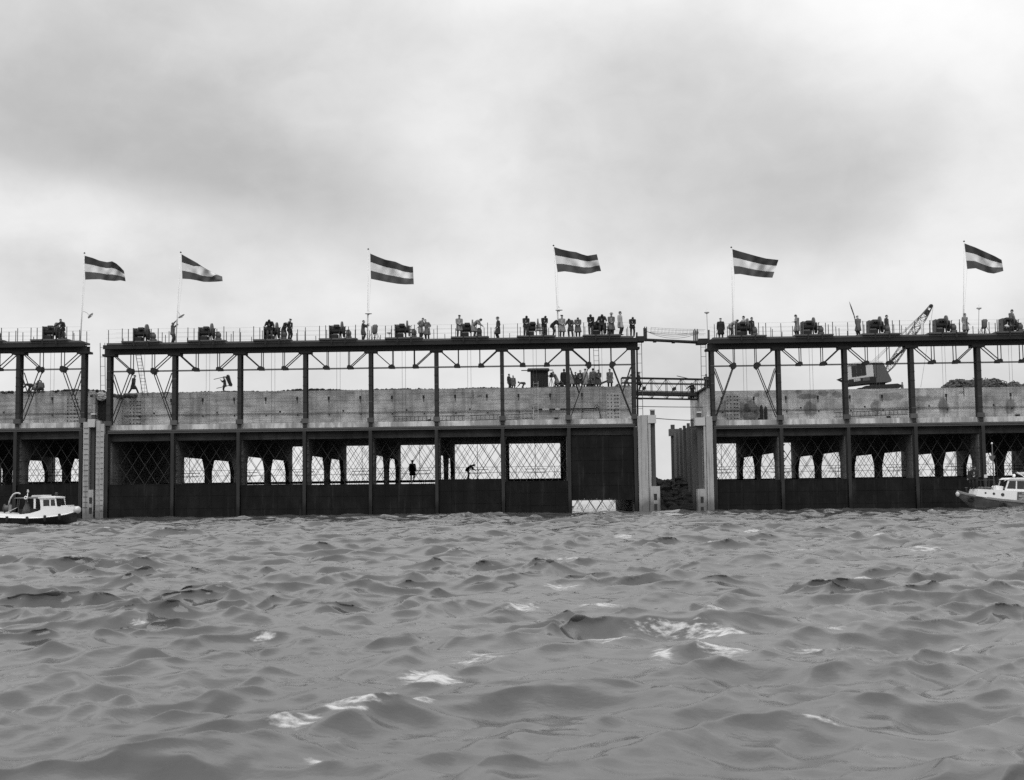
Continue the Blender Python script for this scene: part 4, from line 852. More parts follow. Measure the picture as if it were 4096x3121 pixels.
# ------------------------------------------------------------------ boats
def loft(b, st, rows, mi):         # st: list of stations [(x, [(y,z),...])]; one strip per side
    for sg in (-1, 1):
        n = len(st[0][1]); vs = [(x, sg*p[0], p[1]) for x, ps in st for p in ps]
        for i in range(len(st)-1):
            for j in range(n-1):
                b.add([vs[i*n+j], vs[(i+1)*n+j], vs[(i+1)*n+j+1], vs[i*n+j+1]], [(0, 1, 2, 3)], mi[j])
def tyre(name, mt, parent, c, r, w, axis='y'):
    o = MB(); pr = [(r*.55, -w/2), (r*.85, -w/2), (r, -w/4), (r, w/4), (r*.85, w/2), (r*.55, w/2), (r*.5, 0), (r*.55, -w/2)]
    vs = []; n = 16
    for q, h in pr:
        for j in range(n):
            a = 2*math.pi*j/n; vs.append((c[0]+q*math.cos(a), c[1]+h, c[2]+q*math.sin(a)))
    o.add(vs, [(i*n+j, i*n+(j+1) % n, (i+1)*n+(j+1) % n, (i+1)*n+j) for i in range(len(pr)-1) for j in range(n)]); return o.build(name, mt, parent, True)
def left_boat():
    Y = -19.0; P = at(150, 2098, Y); P.z = 0.02; o = empty('workboat', P)
    def q(px, py): v = at(px, py, Y)-P; return v.x, v.z
    sheer = [(-170, 2046), (-60, 2048), (0, 2050), (70, 2056), (114, 2056), (144, 2053), (180, 2043), (196, 2034), (245, 2029), (280, 2025), (300, 2026), (309, 2031)]
    strake = [(-170, 2066), (-60, 2066), (0, 2067), (70, 2070), (114, 2071), (144, 2072), (180, 2071), (196, 2070), (245, 2064), (280, 2057), (300, 2050), (309, 2044)]
    st = []; X0 = q(-170, 2050)[0]; X1 = q(309, 2030)[0]
    for a, b_ in zip(sheer, strake):
        x, zs = q(*a); _, zk = q(*b_); u = (x-X0)/(X1-X0); w = 1.25*math.sqrt(max(0, 1-max(0, (u-.55)/.45)**2.2))*(.85+.15*min(1, u*4))
        wl = w*(1-.55*max(0, (u-.6)/.4)); st.append((x, [(w*.96+.02, zs), (w+.02, zk+.05), (w+.06, zk), (w*.97, zk-.05), (wl*.85, .05), (0, -.45)]))
    b = MB(); loft(b, st, None, [0, 0, 2, 1, 1]); b.build('hull', [M_WHITE, M_HULLD, M_DECKG], o, False)
    b = MB()
    for i in range(len(st)-1):
        (xa, pa), (xb, pb) = st[i], st[i+1]; za, zb = pa[0][1]-.06, pb[0][1]-.06
        if xa < q(190, 2040)[0]: za -= .12
        if xb < q(190, 2040)[0]: zb -= .12
        b.add([(xa, -pa[0][0], za), (xb, -pb[0][0], zb), (xb, pb[0][0], zb), (xa, pa[0][0], za)], [(0, 1, 2, 3)])
    b.build('deck', M_DECKG, o)
    # wheelhouse with framed windows
    z0 = q(200, 2034)[1]; zr = q(200, 1992)[1]
    x0, x1, x2 = q(188, 2034)[0], q(247, 2028)[0], q(240, 1996)[0]
    b = MB(); yw = .82
    for sg in (-1, 1):
        ys = (sg*yw, sg*(yw-.05))
        for a, c in ((178, 192), (217, 222), (241.5, 246.5)):
            p = [q(a+ (4 if a == 178 else 0), 2034), q(c, 2034), q(c-(5 if a > 240 else 1), 1994), q(a-(5 if a > 240 else 1 if a > 200 else 0), 1994)]; b.prism(p, min(ys), max(ys), 'y')
        b.prism([q(180, 2037), q(249, 2033), q(247, 2023), q(184, 2025)], min(ys)-.002*sg, max(ys), 'y'); b.prism([q(178, 1999), q(241, 1997.5), q(241, 1993), q(176, 1993)], min(ys)-.002, max(ys)+.002, 'y')
    for px in (182, 243): xx = q(px, 2000)[0]; b.box(xx-.03, xx+.03, -yw+.06, yw-.06, z0-.1, z0+.15); 
    b.build('wheelhouse', M_WHITE, o)
    for sg in (-1, 1):
        for a, c in ((193, 217.5), (222, 241)):
            MB().prism([q(a, 2024), q(c+(1.2 if c > 240 else 0), 2024), q(c-(3 if c > 240 else 0), 1998.5), q(a, 1998.5)], sg*(yw-.035)-.004, sg*(yw-.035)+.004, 'y').build('window', M_GLASS, o)
    xx = q(243, 2000)[0]; MB().add([(q(247, 2025)[0]-.03, -yw+.08, q(247, 2025)[1]), (q(247, 2025)[0]-.03, yw-.08, q(247, 2025)[1]), (q(241, 1998)[0]-.03, yw-.08, q(241, 1998)[1]), (q(241, 1998)[0]-.03, -yw+.08, q(241, 1998)[1])], [(0, 1, 2, 3)]).build('windscreen', M_GLASS, o)
    MB().prism([q(172, 1994), q(241, 1993), q(241.5, 1987), q(200, 1985), q(172, 1990)], -yw-.06, yw+.06, 'y').build('roof', M_WHITE, o)
    MB().prism([q(78, 1994), q(176, 1993.5), q(176, 1989), q(130, 1988), q(80, 1991)], -yw-.02, yw+.02, 'y').build('canopy', M_DECKG, o)
    MB().prism([q(136, 1988), q(195, 1986.5), q(194, 1980), q(140, 1981)], -.5, .5, 'y').build('roof_hatch', M_LAMP, o)
    for px in (156, 160): pass
    b = MB(); p0, p1 = q(157.5, 2034), q(157.5, 1993)
    b.box(p0[0]-.06, p0[0]+.06, -yw, -yw+.05, p0[1], p1[1]).box(p0[0]-.06, p0[0]+.06, yw-.05, yw, p0[1], p1[1]); b.build('canopy_post', M_WHITE, o)
    for a, c in (((86, 2033), (91, 1993)), ((92, 2050), (97, 1993)), ((121, 2050), (121, 1993))):
        for sg in (-1, 1): MB().tube([Vector((q(*a)[0], sg*(yw-.05), q(*a)[1])), Vector((q(*c)[0], sg*(yw-.05), q(*c)[1]))], .02, 6).build('canopy_post', M_STEELM, o)
    # engine casing, dark cockpit side, mast cone, davit, winch
    x0, z_ = q(85, 2058); x1, zt = q(180, 2036); MB().prism([q(88, 2060), q(176, 2056), q(182, 2040), q(150, 2032), q(86, 2036)], -.45, .6, 'y').build('engine_casing', M_STEEL, o)
    MB().lathe([(.36, 0), (.24, .35), (.14, .62), (.06, .72)], (q(117, 2054)[0], -.35, q(117, 2054)[1]), 'z', 12).build('mast_cover', M_TARP, o, True)
    MB().tube([Vector((q(117, 2012)[0], -.35, q(117, 2012)[1])), Vector((q(119.5, 1962)[0], -.35, q(119.5, 1962)[1]))], .025, 8).build('mast', M_WHITE, o, True)
    MB().lathe([(.05, 0), (.07, .03), (.07, .12), (.05, .16), (.06, .17), (.03, .2)], (q(120, 1971)[0], -.35, q(120, 1971)[1]), 'z', 10).build('mast_light', M_LAMP, o, True)
    for px in (125,): 
        c = q(px, 1991); b = MB(); n = 14; vs = []
        for i in range(n):
            a = 2*math.pi*i/n
            for j in range(6): t = 2*math.pi*j/6; rr = .085+.032*math.cos(t); vs.append((c[0]+rr*math.cos(a), -yw-.1+.032*math.sin(t), c[1]+rr*math.sin(a)))
        b.add(vs, [(i*6+j, ((i+1) % n)*6+j, ((i+1) % n)*6+(j+1) % 6, i*6+(j+1) % 6) for i in range(n) for j in range(6)]); b.build('lifebuoy', M_WHITE, o, True)
    dv = [q(37, 2021), q(41, 2005), q(47, 1990), q(56, 1978), q(66, 1973), q(77, 1973), q(84, 1976)]
    MB().tube([(x, -.1, z) for x, z in dv], .05, 8).build('davit', M_LAMP, o, True)
    a, c = q(17, 2049), q(57, 2019); MB().lathe([(.22, a[0]+.02), (.3, a[0]+.06), (.2, a[0]+.1), (.2, c[0]-.25), (.3, c[0]-.2), (.3, c[0]-.15)], (0, -.1, (a[1]+c[1])/2), 'x', 14).build('deck_winch', M_STEELM, o)
    MB().prism([q(43, 2049), q(55, 2047), q(57, 2020), q(46, 2021)], -.42, -.38, 'y').build('winch_plate', M_DECKG, o)
    MB().tube([Vector((q(40, 2050)[0], -.6, q(40, 2050)[1])), Vector((q(80, 2033)[0], -.7, q(80, 2033)[1])), Vector((q(88, 2028)[0], -.7, q(88, 2028)[1]))], .02, 6).build('handrail', M_LAMP, o)
    # searchlight and horn on the roof, fore hatch, fenders
    MB().lathe([(.04, -.08), (.1, -.07), (.1, .05), (.05, .09)], (q(226, 1976)[0], 0, q(226, 1976)[1]), 'x', 12).build('searchlight', M_HULLD, o, True); MB().tube([Vector((q(226, 1986)[0], 0, q(226, 1986)[1])), Vector((q(226, 1978)[0], 0, q(226, 1978)[1]))], .02, 6).build('searchlight_stem', M_STEELM, o)
    MB().prism([q(250, 2030), q(272, 2028), q(271, 2021), q(252, 2022)], -.4, .4, 'y').build('fore_hatch', M_WHITE, o); MB().prism([q(274, 2026), q(291, 2024), q(290, 2020), q(276, 2021)], -.25, .25, 'y').build('anchor_winch', M_LAMP, o)
    for px, py in ((62, 2076), (141, 2077), (208, 2072), (261, 2066)):
        x, z = q(px, py); i = max(k for k in range(len(st)) if st[k][0] <= x); w = st[i][1][2][0]; MB().lathe([(.05, -.22), (.09, -.18), (.09, .16), (.05, .2)], (x, -w-.08, z), 'z', 10).build('fender', M_RUBBER, o, True)
    x, z = q(311, 2040); MB().ell((x, 0, z), (.17, .42, .24), 12, 8).build('bow_fender', M_LAMP, o, True)
    tag(o, 'small workboat with a white wheelhouse and black hull, bow to the right', 'boat', 'boats on the water')
left_boat()
def right_boat():
    Y = -6.5; P = at(3960, 2036, Y); P.z = 0.02; o = empty('launch', P)
    def q(px, py): v = at(px, py, Y)-P; return v.x, v.z
    sheer = [(3828, 1962), (3840, 1966), (3860, 1972), (3894, 1980), (3930, 1987), (3970, 1993), (4040, 2000), (4096, 2005), (4200, 2007), (4330, 2004)]
    st = []; XB = q(3828, 1962)[0]
    for a in sheer:
        x, zs = q(*a); u = x-XB; w = 1.25*min(1, (u/3.0)**.62) if u > 0 else 0.02; w = max(w, .03)
        stem = max(-.45, 1.0-u*.95) if u < 1.7 else -.45; wl = w*min(1, .25+u*.22); st.append((x, [(w, zs), (w+.03, zs-.03), (w+.02, zs-.16), (w*.96, zs-.18), (max(wl*.9, .02), max(.1, stem+.1)), (0, stem)]))
    b = MB(); loft(b, st, None, [1, 1, 1, 0, 0]); b.build('hull', [M_HULLG, M_DECKG], o)
    b = MB()
    for i in range(len(st)-1):
        (xa, pa), (xb, pb) = st[i], st[i+1]; b.add([(xa, -pa[0][0], pa[0][1]-.12), (xb, -pb[0][0], pb[0][1]-.12), (xb, pb[0][0], pb[0][1]-.12), (xa, pa[0][0], pa[0][1]-.12)], [(0, 1, 2, 3)])
    b.build('deck', M_DECKG, o)
    yt = .95
    MB().prism([q(3889, 1984), q(3897, 1956), q(4008, 1962), q(4330, 1967), q(4330, 2012), q(4096, 2010), q(3980, 1998)], -yt, yt, 'y').build('trunk_cabin', M_WHITE, o)
    for px, py, r in ((3924, 1972, .065), (3957, 1975, .085), (3992, 1979, .115)):
        x, z = q(px, py); h = MB().lathe([(r*.9, -yt-.015), (r*.9, -yt-.004)], (x, 0, z), 'y', 16).build('porthole', M_GLASS, o); MB().lathe([(r*1.12, -yt-.012), (r*1.12, -yt-.002)], (x, 0, z), 'y', 16).build('porthole_ring', M_STEELM, h)
    # wheelhouse: posts, sills, roof, glazing
    b = MB(); yw = .85
    for sg in (-1, 1):
        y0_, y1_ = sorted((sg*yw, sg*(yw-.05)))
        b.prism([q(4004, 1964), q(4330, 1967), q(4330, 1960), q(4080, 1957.5), q(4007, 1955)], y0_, y1_, 'y')
        b.prism([q(4018, 1924), q(4330, 1926), q(4330, 1917), q(4018, 1917)], y0_+.001, y1_-.001, 'y')
        for a, c, sl in ((4003, 4009, 13), (4045.5, 4050.5, 1), (4080, 4085, 1), (4114, 4119, 0), (4160, 4166, 0), (4320, 4330, 0)): b.prism([q(a, 1960), q(c, 1960), q(c+sl, 1920), q(a+sl, 1920)], y0_-.002, y1_+.002, 'y')
    b.build('wheelhouse', M_WHITE, o)
    for sg in (-1, 1):
        for a, c, sl in ((4008, 4046, 9), (4050, 4081, 0), (4085, 4115, 0), (4119, 4161, 0)): MB().prism([q(a, 1957), q(c, 1957), q(c, 1923), q(a+sl, 1923)], sg*(yw-.03)-.004, sg*(yw-.03)+.004, 'y').build('window', M_GLASS, o)
    p, r_ = q(4005, 1958), q(4017, 1922); MB().add([(p[0]+.02, -yw+.06, p[1]), (p[0]+.02, yw-.06, p[1]), (r_[0]+.02, yw-.06, r_[1]), (r_[0]+.02, -yw+.06, r_[1])], [(0, 1, 2, 3)]).build('windscreen', M_GLASS, o)
    MB().prism([q(4013, 1919), q(4330, 1920), q(4330, 1913), q(4060, 1911), q(4026, 1912)], -yw-.08, yw+.08, 'y').build('roof', M_WHITE, o)
    MB().prism([q(4330, 1962), q(4330, 1967), q(4331, 1962)], -.1, .1, 'y').build('aft_trim', M_WHITE, o)
    # name board with lettering
    MB().prism([q(4048, 2003.5), q(4050, 1968), q(4125, 1970), q(4124, 2007)], -yt-.03, -yt-.002, 'y').build('name_board', M_STEELM, o)
    x, z = q(4079, 1977); text('INGRID', (x, -yt-.034, z), .125, M_WHITED, 'board_lettering', o)
    g = random.Random(2)
    for py, a, c in ((1981, 4055, 4110), (1986, 4055, 4110), (1991.5, 4067, 4098), (1996, 4055, 4090)):
        b = MB(); px = a
        while px < c: w = g.uniform(.6, 1.6); x, z = q(px, py+(px-4055)*.05); b.box(x, x+w/53, -yt-.033, -yt-.0305, z-.028, z+.028); px += w+g.choice((.4, .5, 1.4))
        b.build('board_print', M_WHITED, o)
    # mast with crosstree, bollard, hatch, gear, fenders, searchlight
    MB().tube([Vector((q(3977, 1960)[0], 0, q(3977, 1960)[1])), Vector((q(3968, 1776)[0], 0, q(3968, 1776)[1]))], [.05, .035], 8).build('mast', M_STEELM, o, True)
    MB().ell((q(3967.5, 1774)[0], 0, q(3967.5, 1774)[1]), (.07, .07, .08), 10, 6).build('mast_light', M_WHITE, o, True)
    c = q(3968, 1828); MB().prism([(c[0]-.25, c[1]+.06), (c[0]+.25, c[1]+.1), (c[0]+.22, c[1]-.02), (c[0]+.06, c[1]-.3), (c[0]-.05, c[1]-.3), (c[0]-.22, c[1]-.04)], -.02, .02, 'y').build('crosstree', M_STEELM, o)
    for a in (-.28, .28): MB().tube([(c[0]+a, 0, c[1]), (q(3977, 1950)[0]+a*1.6, a, q(3977, 1958)[1])], .008, 5).build('stay', M_ROPE, o)
    x, z = q(3866, 1968); MB().lathe([(.07, 0), (.07, .28), (.12, .29), (.12, .33), (.05, .34)], (x, 0, z), 'z', 12).build('bollard', M_STEELM, o, True)
    MB().prism([q(3972, 1959), q(4004, 1961), q(4007, 1946), q(3980, 1942), q(3972, 1948)], -.35, .35, 'y').build('fore_hatch', M_WHITE, o)
    x, z = q(3986, 1946); MB().ell((x, -.1, z), (.16, .12, .04), 12, 6).build('vent', M_LAMP, o, True)
    b = MB(); g = random.Random(5)
    for k in range(16): x, z = q(3912+g.uniform(0, 55), 1955); b.ell((x, g.uniform(-.4, .4), z+.05), (g.uniform(.06, .16), .1, g.uniform(.04, .1)), 7, 5)
    b.build('rope_coils', M_TARP, o, True)
    pts = [q(3911, 1957), q(3909, 1921), q(3965, 1920), q(3970, 1957)]
    for yy in (-.7, .7): MB().tube([(x, yy, z) for x, z in pts], .014, 6).build('railing', M_STEELM, o)
    x, z = q(3943, 1905); MB().box(x-.12, x+.12, -.02, .0, z-.12, z+.12).build('signal_board', M_LAMP, o); MB().tube([(x, 0, z-.12), (x, 0, q(3943, 1957)[1])], .015, 6).build('signal_stick', M_STEELM, o)
    x, z = q(4056, 1903); MB().lathe([(.05, -.1), (.11, -.08), (.12, .05), (.05, .1)], (x, 0, z), 'x', 12).build('searchlight', M_WHITE, o, True); MB().tube([(x, 0, z-.1), (x, 0, z-.22)], .04, 8).build('searchlight_stem', M_WHITE, o)
    for a, c_ in (((4062, 1888), (4096, 1912)), ((4060, 1893), (4120, 1889)), ((4066, 1896), (4100, 1896))): MB().tube([(q(*a)[0], -.3, q(*a)[1]), (q(*c_)[0], -.3, q(*c_)[1])], .02, 6).build('roof_rail', M_WHITE, o)
    MB().prism([q(4070, 1889), q(4150, 1886), q(4150, 1900), q(4095, 1903)], .2, .6, 'y').build('roof_locker', M_DECKG, o)
    MB().tube([(q(4005, 1925)[0], -.6, q(4005, 1925)[1]), (q(4016, 1920)[0], -.6, q(4016, 1920)[1])], .02, 6).build('visor', M_WHITE, o)
    for px, py, r in ((3873, 1997, .23), (3988, 2021, .27)):
        x, z = q(px, py); i = max(k for k in range(len(st)) if st[k][0] <= x); w = st[i][1][0][0]+.02; tyre('tyre_fender', M_RUBBER, o, (x, -w-.08, z), r, .16)
    x, z = q(3831, 1977); MB().ell((x, 0, z), (.15, .2, .2), 12, 8).build('bow_fender', M_LAMP, o, True)
    tag(o, 'white-cabined launch with grey hull and tyre fenders, entering from the right', 'boat', 'boats on the water'); return P, st, q
right_boat()

# ------------------------------------------------------------------ people
def v3(*a): return Vector(a)
def ik(a, b, l1, l2, pole):
    d = b-a; L_ = d.length
    if L_ > (l1+l2)*.995: b = a+d.normalized()*(l1+l2)*.995; d = b-a; L_ = d.length
    x = (l1*l1-l2*l2+L_*L_)/(2*L_); h = math.sqrt(max(0, l1*l1-x*x)); n = d.normalized(); p = pole-n*pole.dot(n); p = p.normalized() if p.length > 1e-6 else v3(0, 1, 0)
    return a+n*x+p*h, b
def capsule(b, p, q, r0, r1, n=10, flat=1.0):
    d = (q-p); L_ = d.length; d = d.normalized() if L_ > 1e-6 else v3(0, 0, 1); b.tube([p-d*r0*.8, p-d*r0*.45, p, q, q+d*r1*.45, q+d*r1*.8], [r0*.4, r0*.85, r0, r1, r1*.85, r1*.4], n)
def hand(b, w, d, up):             # palm plus four curled fingers and a thumb
    d = d.normalized(); side = d.cross(up); side = side.normalized() if side.length > .1 else v3(1, 0, 0); nrm = side.cross(d).normalized(); c = w+d*.05
    rot = Matrix((side, d, nrm)).transposed(); b.ell(c, (.042, .052, .02), 8, 6, rot=rot)
    for k, ln in enumerate((.062, .072, .068, .052)):
        a = c+side*(-.031+.021*k)+d*.035; m_ = a+d*ln*.55-nrm*.008; e = m_+d*ln*.25-nrm*ln*.4; b.tube([a, m_, e], [.0095, .009, .007], 5)
    a = c+side*.036-d*.015; b.tube([a, a+side*.028+d*.02, a+side*.03+d*.05-nrm*.012], [.011, .010, .008], 5)
POSE = {
    'stand': dict(hands=((-.27, .04, .80), (.27, .04, .80))),
    'front': dict(hands=((-.06, .24, 1.02), (.06, .24, 1.0)), bow=12, lean=3),
    'pockets': dict(hands=((-.24, .12, .93), (.24, .12, .93)), elb=(-.3, -1, 0)),
    'folded': dict(hands=((.12, .20, 1.17), (-.12, .22, 1.20)), bow=22, lean=2),
    'bowed': dict(hands=((-.07, .33, 1.02), (.07, .33, 1.0)), bow=52, lean=16),
    'rail': dict(hands=((-.26, .42, .98), (.26, .42, .98)), bow=55, lean=28, feet=((-.15, 0), (.15, -.05))),
    'bent': dict(hands=((-.14, .62, .82), (.14, .62, .86)), bow=25, lean=48, feet=((-.11, -.05), (.11, .06))),
    'low': dict(hands=((-.15, .72, .22), (.15, .66, .25)), bow=-5, lean=88, feet=((-.12, -.1), (.12, .05)), hipback=.2),
    'crouch': dict(hands=((-.14, .48, .55), (.14, .48, .5)), bow=25, lean=38, hip=.42, feet=((-.16, .12), (.16, .0))),
    'reach': dict(hands=((-.02, .36, 1.62), (.14, .38, 1.86)), bow=-18, lean=5),
    'pole': dict(hands=((-.05, .42, 1.30), (.05, .44, 1.42)), bow=0, lean=3),
    'armout': dict(hands=((-.20, .16, 1.02), (.68, .22, 1.02)), bow=15, lean=10, tilt=8),
    'hips': dict(hands=((-.21, .10, 1.03), (.21, .10, 1.03)), elb=(1, -.3, .1), bow=25, lean=12),
    'walk': dict(hands=((-.26, -.22, .86), (.26, .26, .90)), lean=6, feet=((-.08, .42), (.08, -.40)), bow=5),
    'carry': dict(hands=((-.16, .34, 1.36), (.16, .34, 1.40)), lean=4),
    'camera': dict(hands=((-.06, .34, 1.44), (.09, .34, 1.46)), lean=24, bow=5, feet=((-.14, .2), (.14, -.25))),
    'push': dict(hands=((-.2, .72, 1.02), (.2, .70, 1.05)), lean=38, bow=0, feet=((-.1, .32), (.1, -.42))),
    'lean': dict(hands=((-.24, .30, .95), (.58, .42, .98)), lean=18, bow=20, tilt=-6, feet=((-.14, -.05), (.14, .12))),
}
_pc = {}
def pose_joints(p):
    d = POSE[p]; hipz = d.get('hip', .93); J = {}; J['hip'] = v3(0, -d.get('hipback', 0)-.10*math.sin(R(d.get('lean', 0))), hipz)
    Rt = Matrix.Rotation(R(d.get('tilt', 0)), 3, 'Y') @ Matrix.Rotation(-R(d.get('lean', 0)), 3, 'X'); J['R'] = Rt
    def T(x, y, z): return J['hip']+Rt @ v3(x, y, z)
    J['waist'] = T(0, 0, .16); J['chest'] = T(0, .01, .36); J['neck'] = T(0, 0, .54); Rh = Rt @ Matrix.Rotation(-R(d.get('bow', 0)), 3, 'X')
    if d.get('lean', 0) > 60: Rh = Matrix.Rotation(-R(55), 3, 'X')
    J['Rh'] = Rh; J['head'] = J['neck']+Rh @ v3(0, .03, .155)
    ft = d.get('feet', ((-.11, 0), (.11, .02)))
    for s, k in ((-1, 0), (1, 1)):
        J['sh', s] = T(s*.185, 0, .475); J['el', s], J['wr', s] = ik(J['sh', s], v3(*d['hands'][k]), .30, .26, v3(s*d.get('elb', (.5, -.8, -.5))[0], *d.get('elb', (.5, -.8, -.5))[1:]))
        J['hp', s] = J['hip']+v3(s*.09, 0, -.02); J['an', s] = v3(ft[k][0], ft[k][1], .09); J['kn', s], J['an', s] = ik(J['hp', s], J['an', s], .43, .43, v3(s*.15, 1, 0))
    return J
def build_pose(p, coat):
    J = pose_joints(p); Rt = J['R']; Rh = J['Rh']; body = MB(); post = MB(); ct = MB(); tr = MB(); sh = MB()
    h = J['head']; body.ell(h, (.076, .098, .118), 12, 8, rot=Rh); body.ell(h+Rh @ v3(0, .028, -.07), (.055, .065, .06), 10, 6, rot=Rh); body.ell(h+Rh @ v3(0, .105, -.018), (.017, .026, .028), 6, 5, rot=Rh)
    for s in (-1, 1): body.ell(h+Rh @ v3(s*.078, -.005, -.015), (.016, .026, .036), 6, 5, rot=Rh); post.ell(h+Rh @ v3(s*.032, .092, .012), (.013, .008, .009), 6, 4, mi=1, rot=Rh)
    post.ell(h+Rh @ v3(0, .094, -.062), (.024, .006, .006), 6, 4, mi=1, rot=Rh)
    capsule(body, J['neck']-Rt @ v3(0, 0, .05), h-Rh @ v3(0, .02, .05), .055, .052)
    capsule(body, J['hip'], J['chest'], .13, .14); capsule(body, J['chest'], J['neck']-Rt @ v3(0, 0, .07), .14, .08)
    for s in (-1, 1):
        capsule(body, J['chest']+Rt @ v3(s*.06, 0, .09), J['sh', s], .07, .055); capsule(body, J['sh', s], J['el', s], .05, .04); capsule(body, J['el', s], J['wr', s], .038, .028)
        d = J['wr', s]-J['el', s]; hand(post, J['wr', s], d, v3(0, 0, 1) if abs(d.normalized().z) < .8 else v3(0, 1, 0))
        capsule(body, J['hp', s], J['kn', s], .082, .055); capsule(body, J['kn', s], J['an', s], .054, .036); capsule(body, J['an', s], J['an', s]+v3(0, .12, -.05), .035, .03)
        capsule(tr, J['hp', s]+v3(0, 0, .02), J['kn', s], .105, .082); capsule(tr, J['kn', s], J['an', s]+v3(0, 0, .03), .08, .068)
        sh.ell(J['an', s]+v3(0, .06, -.045), (.05, .14, .045), 10, 6)
        capsule(ct, J['sh', s], J['el', s], .082, .068); capsule(ct, J['el', s], J['wr', s]-(J['wr', s]-J['el', s]).normalized()*.02, .066, .052); capsule(ct, J['chest']+Rt @ v3(s*.04, 0, .07), J['sh', s], .10, .082)
    capsule(tr, J['hip']-v3(.05, 0, 0), J['hip']+v3(.05, 0, 0), .125, .125); capsule(tr, J['hip'], J['waist'], .14, .14)
    # coat: torso rings, then skirt rings that hang down
    Lc = {'long': .52, 'jacket': .20, 'coat': .40}[coat]; rings = []
    for z_, wx, wy in ((.50, .10, .085), (.46, .17, .11), (.36, .205, .14), (.22, .19, .135), (.08, .19, .14), (0., .20, .145)): rings.append((J['hip']+Rt @ v3(0, .005, z_), Rt @ v3(wx, 0, 0), Rt @ v3(0, wy, 0)))
    hang = Lc*min(1, (J['hip'].z-.12)/.75); bk = J['hip']
    for k in range(1, 5): u = k/4; fl = .20+.075*u*(Lc/.5); mid = (J['kn', -1]+J['kn', 1])/2; c = bk+(v3((mid.x)*.5, (mid.y-bk.y)*.55, 0))*u*min(1, Lc/.5)-v3(0, 0, hang*u); rings.append((c, v3(fl, 0, 0), v3(0, fl*.80+.06*abs(J['an', 1].y-J['an', -1].y)*u, 0)))
    n = 16; vs = []
    for c, a, b_ in rings:
        for j in range(n): t = 2*math.pi*j/n; wob = 1+.035*math.sin(5*t+c.z*9); vs.append(c+a*math.cos(t)*wob+b_*math.sin(t)*wob)
    fs = [(i*n+j, i*n+(j+1) % n, (i+1)*n+(j+1) % n, (i+1)*n+j) for i in range(len(rings)-1) for j in range(n)]+[tuple(range(n)), tuple((len(rings)-1)*n+j for j in range(n))]
    ct.add(vs, fs); col_ = J['neck']; ct.tube([col_-Rt @ v3(0, 0, .05), col_+Rt @ v3(0, .01, .035)], [.10, .078], 12)
    return J, body, post, ct, tr, sh
_rm = []
def remesh_job(key, b, mats, vox):
    me = b.mesh('tmp'); o = bpy.data.objects.new('tmp', me); col.objects.link(o); md = o.modifiers.new('r', 'REMESH'); md.mode = 'VOXEL'; md.voxel_size = vox; md.use_smooth_shade = True
    sm = o.modifiers.new('s', 'SMOOTH'); sm.iterations = 2; sm.factor = .5; dc = o.modifiers.new('d', 'DECIMATE'); dc.ratio = .35; _rm.append((key, o, mats))
PEOPLE = []
def person(px, level, pose, facing, coat, top, leg, hat, lab, h=1.75, dy=0., key=None, prop=None, py=None):
    PEOPLE.append((px, level, pose, facing, coat, top, leg, hat, lab, h, dy, key, prop, py))
# on the gantry decks, left to right
G = 'deck'
person(249, G, 'lean', -25, 'jacket', 'black', 'dark', 'bare', 'man in dark clothes leaning on a rail post beside the leftmost winch', key='left', dy=-.2)
person(690, G, 'reach', 75, 'jacket', 'grey', 'dark', 'bare', 'man in a grey jacket reaching up along the second flagpole', key='middle', dy=.2)
person(1079, G, 'rail', 5, 'jacket', 'black', 'mid', 'cap', 'broad dark man stooping in front of the winch, left of two dark men', key='middle', dy=-.75, h=1.8)
person(1136, G, 'rail', 65, 'jacket', 'black', 'black', 'cap', 'dark man bending forward beside a capped man, right of the third winch', key='middle', dy=-.1)
person(1158, G, 'front', 50, 'jacket', 'black', 'black', 'cap', 'capped dark man standing right behind a bending dark man', key='middle', dy=.1, h=1.78)
person(1452, G, 'pole', 85, 'coat', 'mid', 'dark', 'bare', 'man in a dark coat holding the third flagpole with both hands', key='middle', dy=.2, h=1.72)
person(1683, G, 'hips', 60, 'long', 'light', 'dark', 'bare', 'stooping person in a pale raincoat, hand on hip, right of the low lamp', key='middle', dy=-.2, h=1.7)
person(1709, G, 'armout', -10, 'long', 'grey', 'dark', 'bare', 'person in a grey raincoat stretching one arm to the right', key='middle', dy=-.1, h=1.7)
person(1837, G, 'front', 15, 'coat', 'light', 'mid', 'cap', 'tall man in a pale coat with hands together, left of a winch', key='middle', dy=-.4, h=1.82)
person(1897, G, 'bent', 75, 'long', 'light', 'dark', 'hair', 'man in a pale coat bending over a winch motor', key='middle', dy=-.7, h=1.78)
person(1993, G, 'pockets', -70, 'long', 'dark', 'black', 'hat', 'lone man in a long dark coat and hat facing left', key='middle', dy=.1, h=1.78)
person(2104, G, 'bowed', 10, 'jacket', 'dark', 'dark', 'cap', 'dark man with bowed head at the left side of the crowd', key='middle', dy=-.5, h=1.76)
person(2177, G, 'bowed', 20, 'jacket', 'black', 'mid', 'hair', 'bowed man in black standing at the winch left of the fourth flagpole', key='middle', dy=-.6, h=1.74)
person(2213, G, 'bent', 70, 'jacket', 'black', 'dark', 'cap', 'dark man bent sideways just left of the pale raincoat with a beret', key='middle', dy=-.1, h=1.74)
person(2248, G, 'front', 10, 'long', 'light', 'dark', 'beret', 'person in a pale raincoat and beret at the foot of the fourth flagpole', key='middle', dy=-.7, h=1.78)
person(2283, G, 'rail', -20, 'coat', 'mid', 'dark', 'hair', 'stooped man in a half-dark coat right of the beret wearer', key='middle', dy=-.4, h=1.72)
person(2312, G, 'bowed', 0, 'long', 'grey', 'dark', 'bare', 'bowed person in a grey raincoat with space to the right', key='middle', dy=-.4, h=1.72)
